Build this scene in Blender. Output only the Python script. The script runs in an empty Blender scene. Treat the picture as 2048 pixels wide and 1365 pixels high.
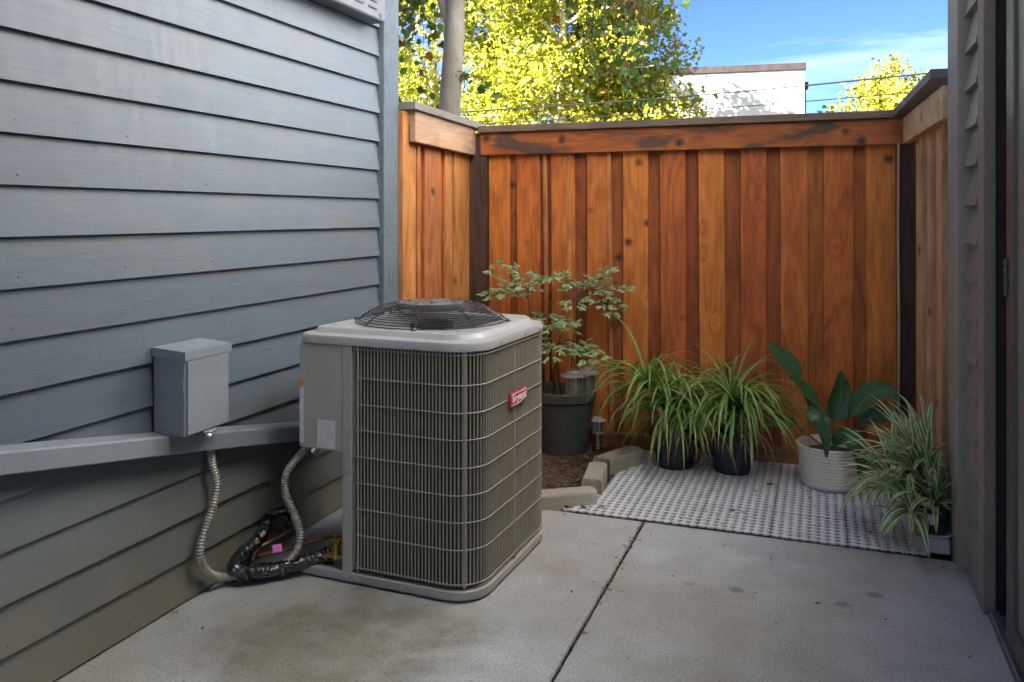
import bpy, math, random
from mathutils import Vector, Matrix, noise
R = math.radians
sc = bpy.context.scene
COL = sc.collection
random.seed(7)

# ------------------------------------------------------------------ camera
cd = bpy.data.cameras.new('camera')
cd.sensor_width = 36; cd.sensor_fit = 'HORIZONTAL'
cd.lens = 1681.0 / 2048 * 36
cd.shift_y = -(682.5 - 431) / 2048
cd.clip_start = 0.05; cd.clip_end = 1500
cam = bpy.data.objects.new('camera', cd); COL.objects.link(cam)
cam.location = (0, 0, 1.4); cam.rotation_euler = (R(90), 0, math.atan(618 / 1681))
sc.camera = cam

# ------------------------------------------------------------------ light
SUN_EL = R(33); SUN_AZ = math.atan2(-0.68, -0.73)      # sun stands behind the camera, to the left (angle from +Y towards +X)
w = bpy.data.worlds.new('World'); sc.world = w; w.use_nodes = True
nt = w.node_tree; nt.nodes.clear()
wo = nt.nodes.new('ShaderNodeOutputWorld'); bg = nt.nodes.new('ShaderNodeBackground')
sky = nt.nodes.new('ShaderNodeTexSky'); sky.sky_type = 'NISHITA'; sky.sun_disc = False
sky.sun_elevation = SUN_EL; sky.sun_rotation = SUN_AZ
sky.air_density = 0.27; sky.dust_density = 0.0; sky.ozone_density = 6.0; sky.altitude = 2000
# thin cirrus wisps over the whole dome
tc = nt.nodes.new('ShaderNodeTexCoord'); mp = nt.nodes.new('ShaderNodeMapping')
mp.inputs['Scale'].default_value = (1.2, 1.6, 9.0); mp.inputs['Rotation'].default_value = (0.06, -0.05, 0.4)
nz = nt.nodes.new('ShaderNodeTexNoise'); nz.inputs['Scale'].default_value = 1.7; nz.inputs['Detail'].default_value = 7; nz.inputs['Roughness'].default_value = .62; nz.inputs['Distortion'].default_value = .5
rp = nt.nodes.new('ShaderNodeValToRGB'); rp.color_ramp.elements[0].position = .50; rp.color_ramp.elements[1].position = .80
rp.color_ramp.elements[1].color = (.55, .55, .55, 1)
mx = nt.nodes.new('ShaderNodeMix'); mx.data_type = 'RGBA'
mx.inputs[7].default_value = (3.2, 3.5, 4.0, 1)
nt.links.new(tc.outputs['Generated'], mp.inputs[0]); nt.links.new(mp.outputs[0], nz.inputs['Vector'])
nt.links.new(nz.outputs['Fac'], rp.inputs[0]); nt.links.new(rp.outputs[0], mx.inputs[0])
nt.links.new(sky.outputs[0], mx.inputs[6]); nt.links.new(mx.outputs[2], bg.inputs['Color'])
bg.inputs['Strength'].default_value = 0.05
nt.links.new(bg.outputs[0], wo.inputs[0])
sl = bpy.data.lights.new('sun', 'SUN'); sl.energy = 5.0; sl.angle = R(.53); sl.color = (1, .955, .89)
sun = bpy.data.objects.new('sun', sl); COL.objects.link(sun)
sd = Vector((math.sin(SUN_AZ) * math.cos(SUN_EL), math.cos(SUN_AZ) * math.cos(SUN_EL), math.sin(SUN_EL)))
sun.rotation_euler = sd.to_track_quat('Z', 'Y').to_euler()
sun.location = (-6, -8, 14)
sc.view_settings.view_transform = 'Standard'; sc.view_settings.look = 'None'
sc.view_settings.gamma = 1; sc.view_settings.use_curve_mapping = False
sc.view_settings.exposure = 3.72
sc.cycles.diffuse_bounces = 6; sc.cycles.max_bounces = 8; sc.cycles.glossy_bounces = 3; sc.cycles.transmission_bounces = 4
sc.cycles.sample_clamp_indirect = 2.5; sc.cycles.blur_glossy = 1.0; sc.cycles.caustics_reflective = False; sc.cycles.caustics_refractive = False

# ------------------------------------------------------------------ mesh helpers
class MB:
    def __init__(s): s.v = []; s.f = []; s.uv = {}
    def add(s, vs, fs, uvs=None):
        b = len(s.v); s.v += [tuple(p) for p in vs]
        s.f += [tuple(i + b for i in f) for f in fs]
        if uvs:
            for i, t in enumerate(uvs): s.uv[b + i] = t
        return s
    def box(s, x0, x1, y0, y1, z0, z1, bev=0.0, M=None):
        c = ((x0 + x1) / 2, (y0 + y1) / 2, (z0 + z1) / 2); h = ((x1 - x0) / 2, (y1 - y0) / 2, (z1 - z0) / 2)
        if bev <= 0:
            vs = [Vector((c[0] + a * h[0], c[1] + b * h[1], c[2] + d * h[2])) for a in (-1, 1) for b in (-1, 1) for d in (-1, 1)]
            fs = [(0, 1, 3, 2), (4, 6, 7, 5), (0, 4, 5, 1), (2, 3, 7, 6), (0, 2, 6, 4), (1, 5, 7, 3)]
        else:
            vs = []; idx = {}
            for a in (-1, 1):
                for b in (-1, 1):
                    for d in (-1, 1):
                        for ax in range(3):
                            p = []
                            for k, sg in enumerate((a, b, d)):
                                p.append(c[k] + sg * (h[k] if k == ax else h[k] - bev))
                            idx[(a, b, d, ax)] = len(vs); vs.append(Vector(p))
            fs = []
            def q(ids, nrm):
                p = [vs[i] for i in ids]
                n = (p[1] - p[0]).cross(p[2] - p[0])
                fs.append(tuple(ids) if n.dot(nrm) > 0 else tuple(reversed(ids)))
            for ax in range(3):
                o = [k for k in range(3) if k != ax]
                for sg in (-1, 1):
                    ids = []
                    for e, f in ((-1, -1), (1, -1), (1, 1), (-1, 1)):
                        k = [0, 0, 0]; k[ax] = sg; k[o[0]] = e; k[o[1]] = f
                        ids.append(idx[(*k, ax)])
                    n = Vector((0, 0, 0)); n[ax] = sg; q(ids, n)
                for e in (-1, 1):
                    for f in (-1, 1):
                        k1 = [0, 0, 0]; k1[o[0]] = e; k1[o[1]] = f
                        k2 = list(k1); k1[ax] = -1; k2[ax] = 1
                        n = Vector((0, 0, 0)); n[o[0]] = e; n[o[1]] = f
                        q([idx[(*k1, o[0])], idx[(*k2, o[0])], idx[(*k2, o[1])], idx[(*k1, o[1])]], n)
            for a in (-1, 1):
                for b in (-1, 1):
                    for d in (-1, 1): q([idx[(a, b, d, 0)], idx[(a, b, d, 1)], idx[(a, b, d, 2)]], Vector((a, b, d)))
        if M is not None: vs = [M @ p for p in vs]
        return s.add(vs, fs)
    def bar(s, a, b, wd, ht, up=(0, 0, 1)):
        a = Vector(a); b = Vector(b); d = (b - a); L = d.length; d.normalize(); u = Vector(up)
        r = d.cross(u).normalized(); u = r.cross(d)
        vs = [a + d * (L * t) + r * (wd / 2 * i) + u * (ht / 2 * j) for t in (0, 1) for i, j in ((-1, -1), (1, -1), (1, 1), (-1, 1))]
        return s.add(vs, [(3, 2, 1, 0), (4, 5, 6, 7), (0, 1, 5, 4), (1, 2, 6, 5), (2, 3, 7, 6), (3, 0, 4, 7)])
    def tube(s, pts, r, n=8, cap=True, closed=False):
        pts = [Vector(p) for p in pts]; m = len(pts)
        rs = r if isinstance(r, (list, tuple)) else [r] * m
        T = []
        for i in range(m):
            if closed: t = pts[(i + 1) % m] - pts[i - 1]
            else: t = pts[min(i + 1, m - 1)] - pts[max(i - 1, 0)]
            T.append(t.normalized() if t.length > 1e-9 else Vector((0, 0, 1)))
        u = T[0].orthogonal().normalized(); vs = []
        for i in range(m):
            u = (u - T[i] * u.dot(T[i])); u = u.normalized() if u.length > 1e-6 else T[i].orthogonal().normalized()
            wv = T[i].cross(u)
            for k in range(n):
                a = 2 * math.pi * k / n
                vs.append(pts[i] + (u * math.cos(a) + wv * math.sin(a)) * rs[i])
        fs = []
        for i in range(m if closed else m - 1):
            j = (i + 1) % m
            for k in range(n):
                l = (k + 1) % n; fs.append((i * n + k, i * n + l, j * n + l, j * n + k))
        if cap and not closed: fs.append(tuple(reversed(range(n)))); fs.append(tuple((m - 1) * n + k for k in range(n)))
        return s.add(vs, fs)
    def lathe(s, prof, n=32, c=(0, 0, 0), cap0=False, cap1=False, sx=1, sy=1):
        vs = [(c[0] + sx * r * math.cos(2 * math.pi * k / n), c[1] + sy * r * math.sin(2 * math.pi * k / n), c[2] + z) for r, z in prof for k in range(n)]
        fs = []
        for i in range(len(prof) - 1):
            for k in range(n):
                l = (k + 1) % n; fs.append((i * n + k, i * n + l, (i + 1) * n + l, (i + 1) * n + k))
        if cap0: fs.append(tuple(reversed(range(n))))
        if cap1: fs.append(tuple((len(prof) - 1) * n + k for k in range(n)))
        return s.add(vs, fs)
    def loft(s, rings, cap0=False, cap1=False, closed=True):
        n = len(rings[0]); vs = [p for r in rings for p in r]; fs = []
        for i in range(len(rings) - 1):
            for k in range(n if closed else n - 1):
                l = (k + 1) % n; fs.append((i * n + k, i * n + l, (i + 1) * n + l, (i + 1) * n + k))
        if cap0: fs.append(tuple(reversed(range(n))))
        if cap1: fs.append(tuple((len(rings) - 1) * n + k for k in range(n)))
        return s.add(vs, fs)
    def prism(s, poly, z0, z1, bev=0.0):
        n = len(poly); cx = sum(p[0] for p in poly) / n; cy = sum(p[1] for p in poly) / n
        def ring(k, z): return [(cx + (p[0] - cx) * k, cy + (p[1] - cy) * k, z) for p in poly]
        rr = [ring(1, z0), ring(1, z1 - bev)] + ([ring(1 - bev * 8, z1)] if bev else [])
        return s.loft(rr, True, True)
    def build(s, name, mat, parent=None, smooth=False, org=None, M=None):
        me = bpy.data.meshes.new(name)
        vs = s.v
        if org is not None:
            vs = [(p[0] - org[0], p[1] - org[1], p[2] - org[2]) for p in vs]
        me.from_pydata(vs, [], s.f)
        if s.uv:
            ul = me.uv_layers.new(name='UVMap')
            for lp in me.loops: ul.data[lp.index].uv = s.uv.get(lp.vertex_index, (0, 0))
        if smooth:
            me.polygons.foreach_set('use_smooth', [True] * len(me.polygons)); me.set_sharp_from_angle(angle=R(42))
        if mat: me.materials.append(mat)
        me.update()
        o = bpy.data.objects.new(name, me); COL.objects.link(o)
        if org is not None: o.location = org
        if M is not None: o.matrix_local = M
        if parent: o.parent = parent
        return o

def tag(o, label=None, cat=None, group=None, kind=None):
    if label: o['label'] = label
    if cat: o['category'] = cat
    if group: o['group'] = group
    if kind: o['kind'] = kind
    return o
def thing(name, label=None, cat=None, loc=(0, 0, 0), rz=0, group=None, kind=None):
    o = bpy.data.objects.new(name, None); COL.objects.link(o)
    o.empty_display_size = .1; o.location = loc; o.rotation_euler = (0, 0, rz)
    return tag(o, label, cat, group, kind)
def spline(pts, per=8):
    P = [Vector(p) for p in pts]; P = [P[0] * 2 - P[1]] + P + [P[-1] * 2 - P[-2]]; out = []
    for i in range(1, len(P) - 2):
        for k in range(per):
            t = k / per; a, b, c, d = P[i - 1:i + 3]
            out.append(.5 * ((2 * b) + (c - a) * t + (2 * a - 5 * b + 4 * c - d) * t * t + (3 * b - a - 3 * c + d) * t ** 3))
    out.append(P[-2]); return out
def resample(pts, step):
    out = [pts[0]]; acc = 0
    for a, b in zip(pts, pts[1:]):
        L = (b - a).length; d = step - acc
        while d <= L and L > 0: out.append(a.lerp(b, d / L)); d += step
        acc = (acc + L) % step
    return out

# ------------------------------------------------------------------ materials
class Mat:
    def __init__(s, name):
        s.m = bpy.data.materials.new(name); s.m.use_nodes = True; s.t = s.m.node_tree
        s.b = s.t.nodes['Principled BSDF']; s.out = s.t.nodes['Material Output']
    def n(s, ty, **kw):
        x = s.t.nodes.new(ty)
        for k, v in kw.items(): setattr(x, k, v)
        return x
    def l(s, a, b): s.t.links.new(a, b)
    def put(s, sock, v):
        if hasattr(v, 'is_output') or isinstance(v, bpy.types.NodeSocket): s.l(v, sock)
        else:
            if isinstance(v, (tuple, list)) and len(v) == 3 and sock.type == 'RGBA': v = (*v, 1)
            sock.default_value = v
    def co(s, which='Object'): return s.n('ShaderNodeTexCoord').outputs[which]
    def map(s, vec, scale=(1, 1, 1), loc=(0, 0, 0), rot=(0, 0, 0)):
        x = s.n('ShaderNodeMapping'); s.l(vec, x.inputs[0]); x.inputs['Scale'].default_value = scale
        x.inputs['Location'].default_value = loc; x.inputs['Rotation'].default_value = rot; return x.outputs[0]
    def rnd_off(s, vec, k=40):
        oi = s.n('ShaderNodeObjectInfo'); m = s.n('ShaderNodeMath', operation='MULTIPLY'); s.l(oi.outputs['Random'], m.inputs[0]); m.inputs[1].default_value = k
        a = s.n('ShaderNodeVectorMath', operation='ADD'); s.l(vec, a.inputs[0]); s.l(m.outputs[0], a.inputs[1]); return a.outputs[0]
    def rnd(s): return s.n('ShaderNodeObjectInfo').outputs['Random']
    def island(s): return s.n('ShaderNodeNewGeometry').outputs['Random Per Island']
    def noise(s, vec, scale, detail=4, rough=.55, dist=0):
        x = s.n('ShaderNodeTexNoise'); s.l(vec, x.inputs['Vector']); x.inputs['Scale'].default_value = scale
        x.inputs['Detail'].default_value = detail; x.inputs['Roughness'].default_value = rough; x.inputs['Distortion'].default_value = dist
        return x.outputs['Fac']
    def voro(s, vec, scale, out='Distance', rand=1, feature='F1'):
        x = s.n('ShaderNodeTexVoronoi', feature=feature); s.l(vec, x.inputs['Vector']); x.inputs['Scale'].default_value = scale; x.inputs['Randomness'].default_value = rand
        return x.outputs[out]
    def math(s, op, a, b=0.0, clamp=False):
        x = s.n('ShaderNodeMath', operation=op, use_clamp=clamp); s.put(x.inputs[0], a); s.put(x.inputs[1], b); return x.outputs[0]
    def ramp(s, fac, stops, interp='LINEAR'):
        x = s.n('ShaderNodeValToRGB'); s.l(fac, x.inputs[0]); cr = x.color_ramp; cr.interpolation = interp
        while len(cr.elements) < len(stops): cr.elements.new(.5)
        for e, (p, c) in zip(cr.elements, stops):
            e.position = p; e.color = (*c, 1) if isinstance(c, (tuple, list)) else (c, c, c, 1)
        return x.outputs[0]
    def mix(s, fac, a, b, blend='MIX'):
        x = s.n('ShaderNodeMix', data_type='RGBA', blend_type=blend); s.put(x.inputs[0], fac); s.put(x.inputs[6], a); s.put(x.inputs[7], b); return x.outputs[2]
    def hsv(s, col, h=.5, sat=1, v=1):
        x = s.n('ShaderNodeHueSaturation'); s.put(x.inputs['Color'], col); s.put(x.inputs['Hue'], h); s.put(x.inputs['Saturation'], sat); s.put(x.inputs['Value'], v); return x.outputs[0]
    def bump(s, h, strength=.3, dist=.005, nrm=None):
        x = s.n('ShaderNodeBump'); s.l(h, x.inputs['Height']); x.inputs['Strength'].default_value = strength; x.inputs['Distance'].default_value = dist
        if nrm is not None: s.l(nrm, x.inputs['Normal'])
        return x.outputs[0]
    def set(s, col=None, rough=None, metal=None, normal=None, spec=None, **kw):
        if col is not None: s.put(s.b.inputs['Base Color'], col)
        if rough is not None: s.put(s.b.inputs['Roughness'], rough)
        if metal is not None: s.put(s.b.inputs['Metallic'], metal)
        if spec is not None: s.put(s.b.inputs['Specular IOR Level'], spec)
        if normal is not None: s.l(normal, s.b.inputs['Normal'])
        for k, v in kw.items(): s.put(s.b.inputs[k], v)
        return s.m
def sc3(c, k): return tuple(min(1, x * k) for x in c)

def plain(name, col, rough=.5, metal=0.0, var=.12, scale=14, bump=.0, spec=.5):
    m = Mat(name); co = m.co(); n = m.noise(co, scale, 5)
    c = m.ramp(n, [(.3, sc3(col, 1 - var)), (.7, sc3(col, 1 + var))])
    r = m.ramp(m.noise(co, scale * 2.3, 3), [(.3, max(.02, rough - .08)), (.7, min(1, rough + .08))])
    nn = m.bump(m.noise(co, scale * 6, 4), bump, .003) if bump else None
    return m.set(c, r, metal, nn, spec)

def siding_paint(name, col, axis='Y', gloss=.36, rough_saw=False, shade_tint=False):
    m = Mat(name); ob = m.co(); co = m.rnd_off(ob, 60)
    big = m.noise(co, 1.6, 4, .6)
    streak = m.noise(m.map(co, (9, 9, .8)), 3.4, 4, .6)      # brush and run marks down the board
    grain = m.noise(m.map(co, (40, 2.2, 40) if axis == 'Y' else (2.2, 40, 40)), 1.8, 6, .7)
    c = m.ramp(big, [(.25, sc3(col, .88)), (.55, col), (.8, sc3(col, 1.10))])
    c = m.mix(.22, c, m.ramp(streak, [(.3, sc3(col, .85)), (.7, sc3(col, 1.12))])); c = m.mix(.35, c, m.ramp(grain, [(.35, sc3(col, .72)), (.6, sc3(col, 1.12))]))
    v = m.math('ADD', m.math('MULTIPLY', m.rnd(), .14), .93)
    c = m.hsv(c, v=v)
    chip = m.math('GREATER_THAN', m.noise(m.map(co, (9, 5, 22) if axis == 'Y' else (5, 9, 22)), 2.2, 6, .72), .735)
    c = m.mix(m.math('MULTIPLY', chip, .75), c, (.055, .055, .055))
    grime = m.ramp(m.noise(m.map(co, (3, 1.1, 5)), 1.4, 5, .65), [(.5, (0, 0, 0)), (.8, (.45, .45, .45))])
    c = m.mix(grime, c, sc3((.20, .19, .16), 1), 'MIX')
    if shade_tint:
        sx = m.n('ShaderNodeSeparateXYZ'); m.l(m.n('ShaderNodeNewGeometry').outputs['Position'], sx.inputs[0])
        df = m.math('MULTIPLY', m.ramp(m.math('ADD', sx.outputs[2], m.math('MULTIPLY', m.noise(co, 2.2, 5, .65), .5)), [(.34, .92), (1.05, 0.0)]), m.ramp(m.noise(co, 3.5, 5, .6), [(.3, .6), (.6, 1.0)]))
        c = m.mix(df, c, (.205, .19, .14))                      # olive cast of the shaded lower wall, put into the board colour
    stip = m.noise(co, 150, 4, .7)
    h = m.math('ADD', m.math('MULTIPLY', stip, .5), m.math('ADD', m.math('MULTIPLY', grain, .35), m.math('MULTIPLY', big, .8)))
    r = m.ramp(streak, [(.3, gloss), (.7, gloss + .12)])
    if rough_saw:
        cr = m.noise(m.map(co, (16, 16, 1.6)), 6.0, 7, .8, .6); h = m.math('ADD', h, m.math('MULTIPLY', cr, 1.6)); c = m.mix(m.ramp(cr, [(.36, .8), (.47, 0.0)]), c, sc3(col, .22))
        return m.set(c, r, 0, m.bump(h, .8, .006), .4)
    return m.set(c, r, 0, m.bump(h, .35, .004), .5)

def wood(name, light, dark, axis='Z', stain=0.0, grey=0.0, var=.5, knots=True, rough=.68):
    m = Mat(name); co = m.rnd_off(m.co(), 53)
    k = {'Z': (1, 1, .055), 'Y': (1, .055, 1), 'X': (.055, 1, 1)}[axis]
    k2 = {'Z': (1, 1, .22), 'Y': (1, .22, 1), 'X': (.22, 1, 1)}[axis]
    # knots pull the rings round themselves
    dn = m.n('ShaderNodeTexNoise'); m.l(co, dn.inputs['Vector']); dn.inputs['Scale'].default_value = 38; dn.inputs['Detail'].default_value = 3
    dv = m.n('ShaderNodeVectorMath', operation='SCALE'); m.l(dn.outputs['Color'], dv.inputs[0]); dv.inputs['Scale'].default_value = .022
    kco = m.n('ShaderNodeVectorMath', operation='ADD'); m.l(co, kco.inputs[0]); m.l(dv.outputs[0], kco.inputs[1]); kco = kco.outputs[0]
    vd = m.voro(m.map(co, {'Z': (1, 1, .62), 'Y': (1, .62, 1), 'X': (.62, 1, 1)}[axis]), 5.2)
    base = m.noise(m.map(co, k2), 4.2, 3, .5, .4)
    if knots: base = m.math('ADD', base, m.math('MULTIPLY', m.math('POWER', m.math('SUBTRACT', 1, vd, True), 7), .28))
    ring = m.math('SINE', m.math('MULTIPLY', base, 46))
    fine = m.noise(m.map(co, k), 95, 6, .72)
    med = m.noise(m.map(co, k2), 11, 5, .65)
    f = m.math('ADD', m.math('MULTIPLY', ring, .055), m.math('ADD', m.math('MULTIPLY', fine, .62), m.math('MULTIPLY', med, .42)))
    c = m.ramp(f, [(.36, dark), (.52, tuple((a + b) / 2 for a, b in zip(light, dark))), (.68, light)])
    c = m.hsv(c, m.math('ADD', m.math('MULTIPLY', m.rnd(), .016), .492), 1.0, m.math('ADD', m.math('MULTIPLY', m.rnd(), var), 1 - var * .5))
    if knots:
        kc = m.voro(kco, 5.4); kr = m.voro(kco, 5.4, 'Color')
        on = m.math('GREATER_THAN', kr, .45)
        kk = m.math('MULTIPLY', m.ramp(kc, [(.07, 1.0), (.13, .45), (.20, 0.0)]), on)
        c = m.mix(m.math('MULTIPLY', kk, .88), c, (.035, .016, .008))
    if stain:
        st = m.ramp(m.noise(m.map(co, {'Z': (1.6, 1.6, .9), 'Y': (1.6, .8, 2.4), 'X': (.8, 1.6, 2.6)}[axis]), 2.0, 4, .55, .9), [(.52, 0.0), (.60, stain)])
        c = m.mix(st, c, (.055, .045, .04))
    if grey:
        g = m.ramp(m.noise(m.map(co, k2), 5, 4), [(.3, grey * .5), (.7, min(1, grey * 1.3))])
        c = m.mix(g, c, (.30, .28, .26))
    pits = m.ramp(m.noise(m.map(co, k), 50, 3), [(.3, 0.0), (.6, 1.0)])
    h = m.math('ADD', fine, m.math('MULTIPLY', pits, .4))
    return m.set(c, rough, 0, m.bump(h, .35, .0025), .35)

def leafmat(name, cols, rough=.42, trans=.35, stripe=None, rib=None, spec=.45, tip=False, veins=False):
    m = Mat(name); r = m.island()
    n = len(cols); c = m.ramp(r, [(i / max(1, n - 1), cc) for i, cc in enumerate(cols)])
    c = m.hsv(c, v=m.math('ADD', m.math('MULTIPLY', m.noise(m.co(), 22, 3), .5), .75))
    uvx = None
    if stripe or rib:
        sx = m.n('ShaderNodeSeparateXYZ'); m.l(m.co('UV'), sx.inputs[0]); uvx = sx.outputs[0]
        d = m.math('ABSOLUTE', m.math('SUBTRACT', uvx, .5))
        if stripe: c = m.mix(m.ramp(d, [(.19, 0.0), (.26, 1.0)]), c, stripe)
        if rib: c = m.mix(m.ramp(d, [(.015, .7), (.05, 0.0)]), c, rib)
    if tip:
        sy = m.n('ShaderNodeSeparateXYZ'); m.l(m.co('UV'), sy.inputs[0])
        c = m.mix(m.math('MULTIPLY', m.ramp(m.math('ADD', sy.outputs[1], m.math('MULTIPLY', m.island(), .10)), [(.90, 0.0), (1.0, 1.0)]), .85), c, (.34, .23, .10))
    nb_ = None
    if veins:
        sv = m.n('ShaderNodeSeparateXYZ'); m.l(m.co('UV'), sv.inputs[0]); vn = m.math('SINE', m.math('MULTIPLY', sv.outputs[0], 95)); nb_ = m.bump(vn, .25, .002)
        c = m.mix(m.math('MULTIPLY', m.math('ADD', vn, 1), .10), c, (.12, .22, .08)); c = m.mix(m.ramp(m.noise(m.co(), 9, 5), [(.62, 0.0), (.75, .5)]), c, (.20, .21, .06))
    m.set(c, rough, 0, nb_, spec)
    if trans:
        tr = m.n('ShaderNodeBsdfTranslucent'); m.put(tr.inputs[0], m.hsv(c, v=1.25)); ms = m.n('ShaderNodeMixShader'); ms.inputs[0].default_value = trans
        m.l(m.b.outputs[0], ms.inputs[1]); m.l(tr.outputs[0], ms.inputs[2]); m.l(ms.outputs[0], m.out.inputs[0])
    return m.m

def concrete(name, col, shade_stains=False):
    m = Mat(name); co = m.co()
    big = m.noise(co, 1.5, 6, .62, .3); mid = m.noise(co, 7, 6, .65); fine = m.noise(co, 160, 4, .7)
    broom = m.noise(m.map(co, (1, .035, 1)), 210, 3, .6)
    c = m.ramp(big, [(.28, sc3(col, .52)), (.46, sc3(col, .88)), (.7, sc3(col, 1.16))])
    c = m.mix(.5, c, m.ramp(mid, [(.3, sc3(col, .62)), (.7, sc3(col, 1.22))]))
    c = m.mix(.25, c, m.ramp(broom, [(.3, sc3(col, .8)), (.7, sc3(col, 1.18))]))
    warm = m.ramp(m.noise(m.map(co, (1, 1, 1), (3.3, 1.2, 0)), 1.1, 4, .6), [(.42, 0.0), (.66, .62)])
    c = m.mix(warm, c, sc3((.34, .305, .22), 1))
    if shade_stains:
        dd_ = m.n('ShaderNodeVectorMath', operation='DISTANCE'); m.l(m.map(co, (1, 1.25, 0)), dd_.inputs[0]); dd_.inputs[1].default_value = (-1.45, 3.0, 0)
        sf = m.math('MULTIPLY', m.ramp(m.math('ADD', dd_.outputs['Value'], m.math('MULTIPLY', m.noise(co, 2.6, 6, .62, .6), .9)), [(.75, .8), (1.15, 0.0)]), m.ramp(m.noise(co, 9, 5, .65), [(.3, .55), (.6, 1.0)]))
        c = m.mix(sf, c, (.215, .195, .135))                       # condenser's shade painted brown into the floor, with some damp streaks
    grit = m.ramp(m.noise(co, 130, 5, .75), [(.36, .66), (.52, 1.0), (.66, 1.22)]); c = m.mix(1.0, c, grit, 'MULTIPLY')
    # scattered round drip spots and small dark specks
    vd = m.voro(m.map(co, (1, 1, 0)), 4.6); vr = m.voro(m.map(co, (1, 1, 0)), 4.6, 'Color')
    sp = m.math('MULTIPLY', m.ramp(m.math('ADD', vd, m.math('MULTIPLY', m.noise(co, 26, 3), .16)), [(.15, .72), (.24, 0.0)]), m.math('GREATER_THAN', vr, .45))
    c = m.mix(sp, c, sc3(col, .32))
    sp2 = m.math('MULTIPLY', m.ramp(m.voro(m.map(co, (1, 1.7, 0)), 26), [(.07, .8), (.12, 0.0)]), m.math('GREATER_THAN', m.voro(m.map(co, (1, 1.7, 0)), 26, 'Color'), .62))
    c = m.mix(sp2, c, (.05, .045, .04))
    h = m.math('ADD', m.math('MULTIPLY', fine, .5), m.math('ADD', m.math('MULTIPLY', broom, .5), m.math('MULTIPLY', mid, .5)))
    return m.set(c, m.ramp(mid, [(.3, .62), (.7, .85)]), 0, m.bump(h, .45, .003), .35)

BLUE = (.118, .158, .203)
MT = {}
MT['siding'] = siding_paint('blue_grey_siding_paint', BLUE, shade_tint=True)
MT['siding_r'] = siding_paint('taupe_siding_paint', (.30, .25, .21))
MT['trim'] = siding_paint('weathered_grey_trim_paint', (.155, .205, .26), gloss=.45, rough_saw=True)
MT['trim_r'] = siding_paint('taupe_trim_paint', (.30, .24, .195), gloss=.65)
MT['green_trim'] = siding_paint('grey_green_trim_paint', (.35, .31, .245), gloss=.65)
MT['steelbox'] = plain('painted_steel_box', (.24, .28, .32), .42, 0, .08, 5)
MT['ventpaint'] = plain('painted_vent_steel', (.14, .165, .19), .45, 0, .08, 6)
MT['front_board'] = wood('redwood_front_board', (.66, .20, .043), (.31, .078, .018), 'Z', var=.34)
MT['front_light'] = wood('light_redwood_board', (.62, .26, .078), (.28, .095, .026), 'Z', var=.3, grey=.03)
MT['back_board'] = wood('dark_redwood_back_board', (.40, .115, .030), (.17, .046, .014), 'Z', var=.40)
MT['right_board'] = wood('weathered_redwood_board', (.88, .55, .28), (.50, .25, .10), 'Z', var=.2, grey=.06)
MT['rail'] = wood('stained_redwood_rail', (.50, .165, .042), (.22, .062, .017), 'X', stain=.85, var=.1)
MT['rail_y'] = wood('pale_redwood_rail', (.60, .33, .17), (.33, .15, .07), 'Y', stain=.3, grey=.35, var=.1)
MT['rail_yr'] = wood('pale_green_redwood_rail', (.92, .64, .32), (.56, .34, .14), 'Y', stain=.15, grey=.05, var=.1)
MT['cap'] = wood('weathered_cap_board', (.22, .15, .095), (.08, .052, .034), 'X', grey=.15, var=.1, knots=False)
MT['cap_y'] = wood('grey_weathered_cap_board', (.20, .18, .165), (.07, .06, .055), 'Y', grey=.45, var=.1, knots=False)
MT['post'] = wood('dark_fence_post', (.10, .055, .04), (.04, .022, .018), 'Z', var=.2, knots=False)
MT['kick'] = wood('kick_board', (.40, .17, .065), (.19, .07, .028), 'X', stain=.5, var=.1)
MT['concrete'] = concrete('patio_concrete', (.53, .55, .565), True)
MT['stone'] = concrete('edging_stone_concrete', (.50, .46, .37))
MT['acp'] = plain('condenser_paint', (.43, .41, .375), .38, 0, .05, 3)
MT['lid'] = plain('condenser_lid_paint', (.40, .405, .41), .34, 0, .06, 3)
MT['guard'] = plain('coil_guard_wire', (.36, .335, .265), .45, 0, .08, 20)
MT['black'] = plain('black_coated_wire', (.11, .112, .12), .24, .35, .1, 30)
MT['fan'] = plain('dark_fan_metal', (.10, .10, .105), .35, .6, .1, 10)
MT['screw'] = plain('zinc_screw', (.55, .55, .52), .35, .8, .1, 30)
MT['galv'] = plain('galvanised_flex_steel', (.36, .34, .29), .5, .45, .2, 22)
MT['brass'] = plain('aged_brass', (.45, .28, .08), .4, .9, .3, 30)
MT['copper'] = plain('dull_copper', (.26, .115, .06), .42, .85, .4, 26)
MT['pinktag'] = plain('pink_tag', (.75, .22, .60), .5, 0, .05)
MT['red'] = plain('red_badge', (.62, .02, .035), .3, 0, .04)
MT['white'] = plain('white_print', (.85, .85, .85), .5, 0, .02)
MT['orange'] = plain('orange_print', (.80, .22, .04), .5, 0, .02)
MT['blackpot'] = plain('black_nursery_pot', (.040, .042, .045), .5, 0, .25, 12, .08)
MT['darkpot'] = plain('dark_grey_planter', (.060, .066, .058), .6, 0, .25, 6, .1)
MT['greenpot'] = plain('dark_green_pot', (.025, .05, .035), .4, 0, .2, 10)
MT['cream'] = plain('cream_glazed_pot', (.84, .78, .64), .4, 0, .10, 9, .05)
def tile_mat():
    m = Mat('pale_grey_plastic_tile'); co = m.rnd_off(m.co(), 31)
    c = m.ramp(m.noise(co, 5, 5), [(.3, (.78, .80, .84)), (.7, (.90, .91, .93))])
    c = m.mix(m.ramp(m.noise(co, 7, 6, .7), [(.54, 0.0), (.76, .6)]), c, (.36, .31, .24))
    return m.set(c, .5)
MT['tile'] = tile_mat()
MT['solar_steel'] = plain('brushed_lamp_steel', (.62, .62, .66), .3, .4, .12, 30)
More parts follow.
